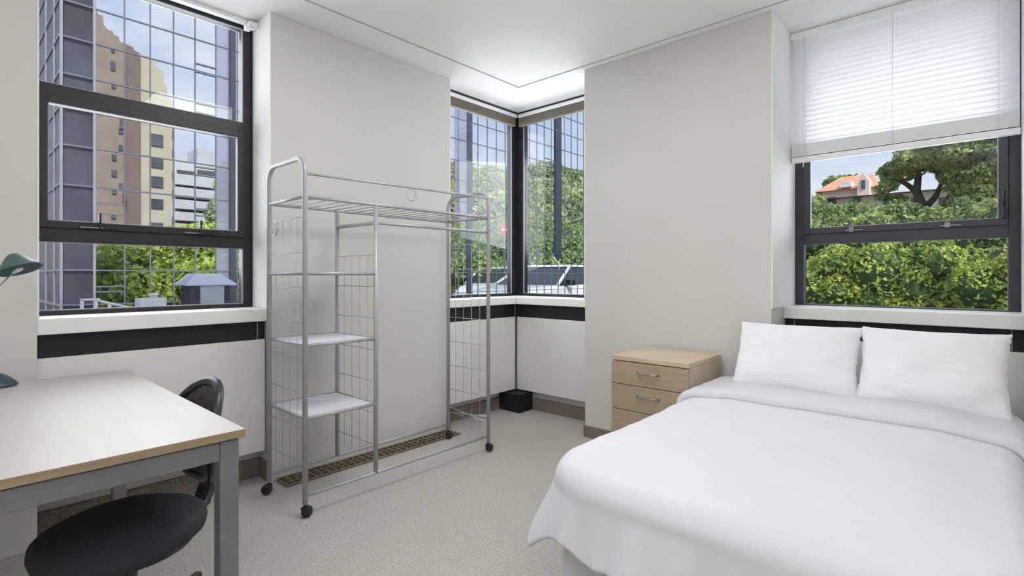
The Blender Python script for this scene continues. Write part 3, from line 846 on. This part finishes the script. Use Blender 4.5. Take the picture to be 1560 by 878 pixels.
b.tube([(x0+.06, ry, .998), (x1, ry, .915)], .008, 8); b.tube([(x0, ry, .90), (x1, ry, .885)], .006, 8); b.build('top_rail', M['rail'], rl)
for k in range(5):
    f = k/4.6; x = x0+(x1-x0)*f
    b = MB(); b.box(x, x+.018, ry-.006, ry+.006, .80, (.998 if k < 2 else .995-.08*f), .001); b.build('post', M['rail'], rl)

# ------------------------------------------------------------------ car
def car(loc, rz, label):
    t = thing('car', label, 'car', loc)
    Rm = Matrix.Translation(loc) @ Matrix.Rotation(rz, 4, 'Z')
    W = .86
    # body stations along x (front = -x): (x, zlow, zbelt)
    low = [(-2.15, .35, .74), (-2.10, .22, .88), (-1.7, .20, 1.0), (-.85, .20, 1.08), (0, .20, 1.1), (1.4, .20, 1.12), (2.0, .24, 1.1), (2.15, .35, 1.0)]
    b = MB()
    rings = []
    for (x, z0, z1) in low:
        w = W*(1-.10*(abs(x)/2.15)**6) * (1 - .05*(x < -1.5))
        sec = [(-w*.96, z0), (-w, (z0+z1)*.45), (-w*.97, z1-.06), (-w*.86, z1), (w*.86, z1), (w*.97, z1-.06), (w, (z0+z1)*.45), (w*.96, z0)]
        rings.append([b.bm.verts.new(Rm @ Vector((x, y, z))) for y, z in sec])
    for i in range(len(rings)-1):
        for j in range(8):
            b.bm.faces.new((rings[i][j], rings[i][(j+1) % 8], rings[i+1][(j+1) % 8], rings[i+1][j]))
    b.bm.faces.new(rings[0]); b.bm.faces.new(rings[-1])
    b.build('car_body', M['carwhite'], t, bevel=.03, smooth=True)
    cab = [(-.85, .97, .80, .97), (-.1, 1.43, .62, 1.43)]
    P = lambda x, y, z: Rm @ Vector((x, y, z))
    pb = [(-.88, .78, 1.07), (2.05, .78, 1.08)]; pt = [(-.05, .60, 1.47), (1.45, .60, 1.47)]
    g = MB(); g.hull([P(x, s*y, z) for (x, y, z) in pb + pt for s in (-1, 1)]); g.build('windows', M['carglass'], t)
    r = MB(); r.hull([P(x, s*y, z) for (x, y, z) in ((-.10, .625, 1.46), (1.5, .625, 1.46), (-.02, .56, 1.50), (1.4, .56, 1.50)) for s in (-1, 1)])
    for s in (-1, 1):
        r.tube([P(-.90, s*.79, 1.07), P(-.07, s*.605, 1.48)], .032, 8)
        r.tube([P(2.06, s*.79, 1.08), P(1.47, s*.605, 1.47)], .045, 8)
        r.tube([P(.65, s*.80, 1.09), P(.65, s*.61, 1.47)], .026, 8)
    r.build('roof', M['carwhite'], t)
    for x in (-1.35, 1.35):
        for s in (-1, 1):
            q = MB(); q.lathe([(.05, -.1), (.29, -.1), (.32, -.06), (.32, .06), (.29, .1), (.05, .1)], (0, 0, 0), 24, mtx=Rm @ Matrix.Translation((x, s*.78, .32)) @ Matrix.Rotation(PI/2, 4, 'X'))
            q.build('wheel', M['tyre'], t)
    for s in (-1, 1):
        q = MB(); q.box(-.62, -.50, s*.80-.02 if s > 0 else -.98, .98 if s > 0 else -.80+.02, 1.07, 1.19, .02, mtx=Rm); q.build('wing_mirror', M['castor'], t)
        q = MB(); q.box(-2.13, -2.02, s*.62-.14, s*.62+.14, .62, .72, .02, mtx=Rm); q.build('headlight', M['gasket'], t)
    return t
car(Vector((9.0, 7.05, -.12)), math.radians(6), 'white car parked beyond the grid screen, seen right of the corner post')
cp = dirp(766)*14.2
car(Vector((cp.x, cp.y, -.12)), math.radians(30), 'white car parked further back, seen left of the corner post')
rs = at_depth(769, 350, 12.5)
rsn = thing('red_sign', 'small square red sign on a post among the trees', 'sign', (rs.x, rs.y, -.12))
q = FWD.to_track_quat('X', 'Z').to_matrix().to_4x4()
b = MB(); b.box(-.02, .02, -.12, .12, -.12, .12, .01, mtx=Matrix.Translation(rs) @ q); b.build('sign_board', M['red'], rsn)
b = MB(); b.box(-.025, -.02, -.08, .08, -.02, .02, 0, mtx=Matrix.Translation(rs) @ q); b.build('sign_band', M['rail'], rsn)
b = MB(); b.tube([(rs.x+.04, rs.y+.04, -.12), (rs.x+.04, rs.y+.04, rs.z)], .025, 8); b.build('post', M['screen'], rsn)

# ------------------------------------------------------------------ foliage
def leaves(name, blobs, n, size, m, parent=None, core=.80, seed=1, low=.35, aspect=.6):
    r = np.random.default_rng(seed)
    C = np.array([q[0] for q in blobs]); R = np.array([q[1] for q in blobs])
    wt = (R[:, 0]*R[:, 2]); wt = wt/wt.sum()
    idx = r.choice(len(blobs), n, p=wt)
    d = r.normal(size=(n, 3)); d /= np.linalg.norm(d, axis=1)[:, None]
    flip = (d[:, 2] < 0) & (r.random(n) > low); d[flip, 2] *= -1
    rad = 1.04 - .28*r.random(n)**2
    bump = 1 + .10*np.sin(d[:, 0]*7 + idx) * np.cos(d[:, 1]*6 + idx*2) + .08*np.sin(d[:, 2]*9+idx)
    P = C[idx] + d*R[idx]*(rad*bump)[:, None]
    nn = d + r.normal(size=(n, 3))*.7; nn /= np.linalg.norm(nn, axis=1)[:, None]
    a = np.cross(nn, r.normal(size=(n, 3))); a /= np.linalg.norm(a, axis=1)[:, None]
    b_ = np.cross(nn, a)
    s = size*(.6+.8*r.random(n))[:, None]
    V = np.stack([P - a*s, P + b_*s*aspect, P + a*s, P - b_*s*aspect], 1).reshape(-1, 3)
    verts = [V]; faces = np.arange(4*n).reshape(-1, 4)
    me = bpy.data.meshes.new(name)
    bm = bmesh.new()
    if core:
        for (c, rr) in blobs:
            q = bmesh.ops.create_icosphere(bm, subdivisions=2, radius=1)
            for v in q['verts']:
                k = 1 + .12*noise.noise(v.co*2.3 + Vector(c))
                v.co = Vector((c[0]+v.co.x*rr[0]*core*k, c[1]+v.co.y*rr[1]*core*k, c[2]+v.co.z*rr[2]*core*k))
        bm.verts.ensure_lookup_table()
    cv = np.array([v.co[:] for v in bm.verts]) if core else np.zeros((0, 3))
    cf = [[v.index for v in f.verts] for f in bm.faces] if core else []
    bm.verts.index_update(); bm.free()
    allv = np.concatenate([V, cv]) if core else V
    fl = faces.tolist() + [[i+4*n for i in f] for f in cf]
    me.from_pydata(allv.tolist(), [], fl)
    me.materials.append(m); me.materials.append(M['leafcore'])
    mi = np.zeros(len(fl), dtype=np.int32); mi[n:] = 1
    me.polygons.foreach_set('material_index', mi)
    me.update()
    o = bpy.data.objects.new(name, me); COL.objects.link(o)
    if parent is not None:
        o.parent = parent; o.matrix_parent_inverse = parent_world(parent).inverted()
    return o
def trunk(pts, rad, parent):
    b = MB()
    for p, r in zip(pts, rad): b.tube(p, r, 8)
    return b.build('trunk', M['bark'], parent)

# hill terrain behind the corner window
def hill_z(d, px=785):
    f = max(0, min(1, (d-24)/56.0))
    return -.12 + 11.6*f**1.12 * (1 + .05*math.sin(px*.025+1))
b = MB()
def hf(u, v):
    px = 560 + 480*u; d = 22 + 66*v
    w = dirp(px)*d
    return (w.x, w.y, hill_z(d, px) if v > 0 else -.2)
b.grid(hf, 30, 24)
struct(b.build('hill', M['grass']), 'wooded green hillside beyond the corner window', 'hill')
# one hill tree, copied
def make_tree(name, label, cat_, group, leafm, seed, n=4500, size=.15, rad=2.4, h=4.0):
    t = thing(name, label, 'tree', (0, 0, 0), group)
    rr = random.Random(seed)
    bl = [((0, 0, h*.72), (rad, rad, h*.36))]
    for k in range(5):
        a = k*2*PI/5 + rr.random(); bl.append(((math.cos(a)*rad*.55, math.sin(a)*rad*.55, h*(.6+.25*rr.random())), (rad*.6, rad*.6, h*.24)))
    leaves('foliage', bl, n, size, leafm, t, seed=seed)
    trunk([[(0, 0, 0), (.05, .02, h*.3), (0, .05, h*.6)]], [[.22, .17, .12]], t)
    return t
protos = [make_tree('hill_tree', 'bushy green tree on the wooded hillside beyond the corner window', 'tree', 'trees covering the hillside', M['leaf_hill'], s) for s in (11, 12, 13)]
k = 0; rr = random.Random(3)
for row in range(11):
    d = 27 + row*5.2
    px = 652 + rr.random()*12
    while px < 940:
        w = dirp(px)*d
        t = protos[k] if k < 3 else copy_tree(protos[k % 3])
        s = (.75+.45*rr.random())*(1.0 + .005*d)
        t.location = (w.x, w.y, hill_z(d, px)-.4); t.scale = (s, s, s*(.8+.3*rr.random())); t.rotation_euler.z = rr.random()*6
        k += 1
        px += (2.9*s*FPX/d)*(.75+.4*rr.random())
# nearer trees behind screen (left window low pane and corner)
near = [(160, 12, 1.55, .8), (208, 9.5, 1.95, .75), (250, 11, 1.85, .8), (288, 9.5, 2.15, .8), (325, 10.5, 2.4, 1.0), (362, 9, 2.2, .9), (395, 10, 2.3, 1.0)]
for i, (px, Y, top, rad) in enumerate(near):
    p = at_y(px, 420, Y)
    t = thing('garden_tree', ['leafy lime tree behind the low railing', 'round bright green tree seen over the white vent box', 'round lime green tree beyond the vent box and cowl', 'green tree just left of the roof cowl', 'green tree standing behind the roof cowl', 'green tree right of the roof cowl', 'darker green tree at the right edge of the left window'][i], 'tree', (p.x, p.y, -.12))
    bl = [((p.x, p.y, top-1.1), (rad, rad, .75)), ((p.x-.6*rad, p.y-.2, top-1.45), (rad*.6, rad*.6, .6)), ((p.x+.6*rad, p.y-.3, top-1.35), (rad*.6, rad*.6, .6)), ((p.x, p.y, top-1.5), (rad*.9, rad*.9, .6))]
    leaves('foliage', bl, 9000, .045, M['leaf_lime'], t, seed=30+i)
    trunk([[(p.x, p.y, -.12), (p.x+.03, p.y, top-1.2)]], [[.09, .07]], t)
# screening shrubs behind the car
for i, (px, d, top, rad) in enumerate([(690, 15, 2.1, 1.5), (722, 19, 3.0, 1.9), (765, 20, 2.9, 1.9), (812, 17, 3.0, 1.9), (850, 16, 2.3, 1.5), (885, 17, 2.8, 1.8)]):
    w = dirp(px)*d
    t = thing('car_park_tree', ['green bush at the left edge of the corner window', 'broad green tree behind the bonnet of the white car', 'green tree behind the red sign', 'broad green tree right of the corner post above the car windscreen', 'low green bush right behind the car roof', 'green tree at the right edge of the corner window behind the car'][i], 'tree', (w.x, w.y, -.12))
    bl = [((w.x, w.y, top-1.0), (rad, rad, 1.0)), ((w.x+.8, w.y-.8, top-1.5), (rad*.7, rad*.7, .9)), ((w.x-.8, w.y+.8, top-1.6), (rad*.7, rad*.7, .9)), ((w.x, w.y, .3), (rad*.9, rad*.9, .7))]
    leaves('foliage', bl, 9000, .06, M['leaf_mid'], t, seed=50+i)
    trunk([[(w.x, w.y, -.12), (w.x, w.y, top-1)]], [[.12, .08]], t)
# hedge outside right window
def hedge(label, X, y0, y1, top, n, size, m, seed, thick=.8):
    t = thing('hedge', label, 'hedge', (X, (y0+y1)/2, -.12))
    rr = random.Random(seed); bl = []
    y = y0
    while y < y1:
        r_ = .16+.16*rr.random()
        zt = top - .30*rr.random()**2
        z_ = zt - r_
        while z_ > .5:
            q_ = r_*(.8+.5*rr.random())*(1 + (top-1.5)*.5)
            bl.append(((X+rr.uniform(-.28, .12)*thick/.8, y+rr.uniform(-.1, .1), z_), (q_*1.1, q_, q_*1.05)))
            z_ -= q_*1.15
        bl.append(((X+.25, y, .5), (.5, .4, .8)))
        y += r_*1.15*(1 + (top-1.5)*.5)
    leaves('foliage', bl, n, size, m, t, seed=seed, low=.4, aspect=.5)
    for k_ in range(4): MB().tube([(X, y0+.5+k_*(y1-y0-1)/3, -.12), (X, y0+.5+k_*(y1-y0-1)/3, .8)], [.04, .03], 8).build('stem', M['bark'], t)
hedge('bright leafy green hedge close outside the window above the bed', 6.8, -1.2, 2.4, 1.50, 90000, .024, M['leaf_near'], 71)
hedge('darker green hedge row behind the bright hedge', 8.6, -1.5, 3.0, 1.98, 50000, .034, M['leaf_tree'], 72)
hedge('soft green hedge in front of the long low house', 12.5, -2.0, 4.6, 2.5, 50000, .045, M['leaf_mid'], 73, 1.2)
# big branching tree
tx = 13.5
def TP(px, py, X=tx): return at_x(px, py, X)
bt = thing('branching_tree', 'large spreading tree with forked dark trunk outside the window above the bed', 'tree', (*TP(1412, 420).xy, -.12))
rr = random.Random(9); bl = []
for (px, py, r_) in ((1372, 262, .42), (1352, 284, .22), (1392, 244, .42), (1430, 238, .6), (1470, 232, .7), (1515, 236, .7), (1455, 258, .38), (1490, 270, .6), (1525, 275, .6), (1360, 262, .3), (1500, 300, .55), (1480, 318, .5), (1535, 310, .6), (1400, 215, .5), (1450, 205, .7), (1500, 200, .8), (1550, 205, .8), (1560, 260, .7), (1345, 300, .16), (1368, 304, .18)):
    p = TP(px, py, tx + rr.uniform(-.5, .5)); bl.append(((p.x, p.y, p.z), (r_*.95, r_*.88, r_*.5)))
leaves('foliage', bl, 42000, .042, M['leaf_tree'], bt, core=0, seed=81, low=.8)
T = lambda px, py: TP(px, py)
b0 = T(1414, 420); b0.z = -.12
trunk([[b0, T(1413, 325), T(1402, 308), T(1396, 290), T(1400, 265)], [T(1408, 318), T(1425, 300), T(1432, 285), T(1440, 262)], [T(1440, 318), T(1452, 295), T(1470, 272)], [T(1396, 292), T(1380, 280), T(1360, 272)]],
      [[.13, .11, .09, .075, .05], [.07, .055, .04, .025], [.085, .07, .04], [.06, .045, .025]], bt)
# houses on the rise
def house():
    X = 34.0
    t = thing('house', 'distant cream house with orange tiled roof beyond the hedge', 'house', (X, at_x(1290, 420, X).y, -.12))
    A = at_x(1252, 292, X); B = at_x(1328, 292, X); zt = at_x(1290, 287, X).z; zr = at_x(1290, 260, X).z
    b = MB(); b.box(X, X+6, B.y, A.y, -.12, zt); b.build('wall', M['housewall'], t)
    b = MB(); m = (A.y-B.y)
    b.hull([(X-.4, B.y-.3, zt-.1), (X-.4, A.y+.3, zt-.1), (X+6.4, A.y+.3, zt-.1), (X+6.4, B.y-.3, zt-.1), (X+2, B.y+.10*m, zr), (X+2, A.y-.26*m, zr)]); b.build('roof', M['rooftile'], t)
    # front gable
    g0 = at_x(1306, 292, X-1); g1 = at_x(1324, 292, X-1); zg = at_x(1315, 263, X-1).z; zw = at_x(1315, 276, X-1).z
    b = MB(); b.prism([(X-1, g0.y, -.12), (X-1, g1.y, -.12), (X-1, g1.y, zw), (X-1, (g0.y+g1.y)/2, zg), (X-1, g0.y, zw)], (2, 0, 0)); b.build('gable', M['housewall'], t)
    b = MB()
    for (a, c, zz0, zz1) in ((1280, 1297, 286, 276),):
        p, q = at_x(a, zz0, X-.45), at_x(c, zz1, X-.45); b.box(X-.46, X+1.4, q.y, p.y, p.z, q.z)
    b.build('window', M['rail'], t)
    b = MB(); p, q = at_x(1312, 288, X-1.05), at_x(1318, 274, X-1.05); b.box(X-1.06, X-1, q.y, p.y, p.z, q.z); b.build('window', M['bwin'], t)
    X = 26.0
    t = thing('long_house', 'long low white house with a rust tiled roof behind the branching tree', 'house', (X, at_x(1390, 420, X).y, -.12))
    A = at_x(1236, 300, X); B = at_x(1475, 300, X); zt = at_x(1350, 297, X).z; zr = at_x(1350, 286, X).z
    b = MB(); b.box(X, X+5, B.y, A.y, -.12, zt); b.build('wall', M['housewall'], t)
    b = MB(); b.hull([(X-.5, B.y-.3, zt), (X-.5, A.y+.3, zt), (X+5.5, A.y+.3, zt), (X+5.5, B.y-.3, zt), (X+2.5, B.y+1.5, zr), (X+2.5, A.y-1.5, zr)]); b.build('roof', M['rooftile2'], t)
    for px in (1262, 1300, 1345, 1388, 1430):
        p, q = at_x(px, 312, X-.02), at_x(px+12, 300, X-.02); b = MB(); b.box(X-.03, X, q.y, p.y, p.z, q.z); b.build('window', M['bwin'], t)
house()
p = at_x(1290, 260, 46)
t = thing('distant_tree', 'rounded distant tree top rising behind the orange roofed house', 'tree', (p.x, p.y, -.12))
leaves('foliage', [((p.x, p.y+.3, p.z-1.9), (1.6, 1.5, 1.4)), ((p.x, p.y-1.0, p.z-2.2), (1.4, 1.4, 1.2))], 3000, .2, M['leaf_hill'], t, seed=91)
trunk([[(p.x, p.y, -.12), (p.x, p.y, p.z-2)]], [[.3, .2]], t)

# ------------------------------------------------------------------ towers outside the left window
def poly_building(t, name, m, outline, Y, depth):
    b = MB(); pts = [at_y(px, py, Y) for px, py in outline]
    b.prism([(p.x, Y, p.z) for p in pts], (0, depth, 0)); return b.build(name, m, t)
Y = 30.0
bt_ = thing('brick_tower', 'brown brick apartment tower with stepped outline', 'building', (at_y(180, 420, Y).x, Y, -.12))
yb = 440
poly_building(bt_, 'wall', M['brick'], [(40, yb), (40, -60), (120, -60), (140, -8), (150, 22), (157, 24), (158, 38), (164, 45), (172, 48), (174, 53), (181, 56), (182, 63), (190, 66), (190, yb)], Y, 8)
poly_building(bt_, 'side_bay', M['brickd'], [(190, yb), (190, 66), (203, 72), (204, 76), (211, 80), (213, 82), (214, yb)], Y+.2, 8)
for (px, py, w, h) in ((172, 76, 5, 5), (173, 130, 6, 7), (173, 163, 6, 5), (174, 240, 7, 8), (174, 264, 8, 9), (174, 292, 7, 6), (184, 200, 7, 6), (184, 225, 6, 7), (185, 190, 5, 16), (172, 100, 7, 12), (184, 284, 5, 9), (189, 302, 4, 14), (167, 418, 14, 4), (173, 330, 7, 6)):
    p, q = at_y(px-w/2, py+h/2, Y-.05), at_y(px+w/2, py-h/2, Y-.05)
    b = MB(); b.box(p.x, q.x, Y-.06, Y+.02, p.z, q.z); b.build('window', M['bwin'], bt_)
ct = thing('cream_tower', 'cream rendered apartment tower right of the brick tower', 'building', (at_y(240, 420, Y).x, Y, -.12))
poly_building(ct, 'wall', M['cream'], [(214, yb), (213.5, 80), (221, 84), (230, 88), (236, 91), (236.5, 101), (245, 107), (249, 109), (250, 130), (254, 133), (256, 148), (264, 158), (266, 166), (267, yb)], Y+.4, 7)
for (y0, y1) in ((206, 221), (241, 254), (270, 284), (304, 317), (340, 352), (168, 178)):
    p, q = at_y(231, y1, Y+.3), at_y(249, y0, Y+.3)
    b = MB(); b.box(p.x, q.x, Y+.33, Y+.42, p.z, q.z); w_ = b.build('window', M['bwin'], ct)
for y0 in (228, 262, 290, 330, 200):
    p, q = at_y(263, y0+12, Y+.3), at_y(266, y0, Y+.3)
    b = MB(); b.box(p.x, q.x, Y+.33, Y+.42, p.z, q.z); b.build('window', M['bwin'], ct)
Y = 42.0
wb = thing('white_flats', 'white balconied flats right of the cream tower', 'building', (at_y(298, 420, Y).x, Y, -.12))
poly_building(wb, 'wall', M['bwhite'], [(262, yb), (262, 232), (285, 234), (286, 245), (300, 249), (301, 225), (327, 232), (332, 256), (333, yb)], Y, 8)
for k, y0 in enumerate((262, 281, 299, 317, 334)):
    for (a, c) in ((270, 297), (301, 328)):
        p, q = at_y(a + (3 if k > 2 else 0), y0+9, Y-.1), at_y(c, y0, Y-.1)
        b = MB(); b.box(p.x, q.x, Y-.1, Y+.05, p.z, q.z); b.build('window_band', M['bwin'], wb)
    p, q = at_y(266, y0+18, Y-.9), at_y(329, y0+10, Y-.9)
    b = MB(); b.box(p.x, q.x, Y-.9, Y, p.z, q.z); b.build('balcony', M['bwhite'], wb)
# dark tree mass seen past the flats
p = at_y(350, 420, 22)
t = thing('dark_tree', 'tall dark tree at the right edge behind the tinted panel', 'tree', (p.x, p.y, -.12))
leaves('foliage', [((p.x+.5, p.y, 3.2), (1.2, 1.2, 2.4)), ((p.x, p.y, 1.2), (1.4, 1.4, 1.6))], 4000, .14, M['leaf_hill'], t, seed=95)
trunk([[(p.x, p.y, -.12), (p.x, p.y, 2.4)]], [[.2, .12]], t)

# ------------------------------------------------------------------ world
w = bpy.data.worlds.new('sky'); S.world = w; w.use_nodes = True
nt = w.node_tree; N = nt.nodes; L = nt.links
bg = N['Background']
tc = N.new('ShaderNodeTexCoord'); sep = N.new('ShaderNodeSeparateXYZ'); L.new(tc.outputs['Generated'], sep.inputs[0])
rp = N.new('ShaderNodeValToRGB'); rp.color_ramp.elements[0].position = .0; rp.color_ramp.elements[0].color = s2l((232, 240, 250)); rp.color_ramp.elements[1].position = .6; rp.color_ramp.elements[1].color = s2l((142, 178, 232))
L.new(sep.outputs['Z'], rp.inputs['Fac'])
mp = N.new('ShaderNodeMapping'); mp.inputs['Scale'].default_value = (1, 1, 2.6); L.new(tc.outputs['Generated'], mp.inputs['Vector'])
nz = N.new('ShaderNodeTexNoise'); nz.inputs['Scale'].default_value = 2.6; nz.inputs['Detail'].default_value = 7; nz.inputs['Roughness'].default_value = .55; L.new(mp.outputs['Vector'], nz.inputs['Vector'])
cr = N.new('ShaderNodeValToRGB'); cr.color_ramp.elements[0].position = .42; cr.color_ramp.elements[0].color = (0, 0, 0, 1); cr.color_ramp.elements[1].position = .66; cr.color_ramp.elements[1].color = (1, 1, 1, 1); L.new(nz.outputs['Fac'], cr.inputs['Fac'])
mx = N.new('ShaderNodeMix'); mx.data_type = 'RGBA'; L.new(cr.outputs['Color'], mx.inputs[0]); L.new(rp.outputs['Color'], mx.inputs[6]); mx.inputs[7].default_value = s2l((246, 248, 252))
L.new(mx.outputs[2], bg.inputs['Color']); bg.inputs['Strength'].default_value = 1.0

def light(name, kind, loc, rot, energy, size=None, color=(1, 1, 1)):
    l = bpy.data.lights.new(name, kind); l.energy = energy; l.color = color
    if kind == 'AREA': l.shape = 'RECTANGLE'; l.size = size[0]; l.size_y = size[1]
    if kind == 'SUN': l.angle = math.radians(12)
    o = bpy.data.objects.new(name, l); COL.objects.link(o); o.location = loc; o.rotation_euler = rot
    return o
sun = light('sun', 'SUN', (0, 0, 10), (0, 0, 0), 4.0, color=(1, .97, .92))
sun.rotation_euler = Vector((.22, .62, -.72)).to_track_quat('-Z', 'Y').to_euler()
# added unseen fill lights: two overhead, one aimed up to bounce
light('fill_light', 'AREA', (-.9, -.9, 2.55), (0, 0, 0), 14, (1.6, 1.6), (1, .995, .98))
light('fill_light', 'AREA', (1.5, 1.3, 2.59), (0, 0, 0), 20.5, (.7, .7), (1, .995, .98))
up = light('bounce_light', 'AREA', (-.5, -.5, 1.5), (PI, 0, 0), 66, (1.2, 1.2), (1, .997, .985))
# skylight entering each window
def portal(loc, direction, size, e):
    o = light('window_daylight', 'AREA', loc, (0, 0, 0), e, size, (.95, .975, 1))
    o.rotation_euler = Vector(direction).to_track_quat('-Z', 'Z').to_euler(); return o
portal((.76, 3.6, 1.9), (0, -1, -.15), (.95, 1.5), 20)
portal((3.05, 3.6, 1.9), (-.2, -1, -.15), (.9, 1.5), 24)
portal((4.0, 2.6, 1.9), (-1, -.2, -.15), (.9, 1.5), 24)
portal((4.0, .34, 1.9), (-1, 0, -.1), (.95, 1.5), 19)

# ------------------------------------------------------------------ camera
cam = bpy.data.cameras.new('camera'); co = bpy.data.objects.new('camera', cam); COL.objects.link(co); S.camera = co
cam.sensor_width = 36; cam.sensor_fit = 'HORIZONTAL'; cam.lens = FPX/1560*36
cam.shift_y = -(439-HY)/1560; cam.clip_start = .05; cam.clip_end = 500
co.location = (0, 0, CH)
co.rotation_euler = (PI/2, 0, math.atan2(FWD.y, FWD.x) - PI/2)
S.view_settings.view_transform = 'Standard'; S.view_settings.look = 'None'; S.view_settings.exposure = 0
bpy.context.view_layer.update()
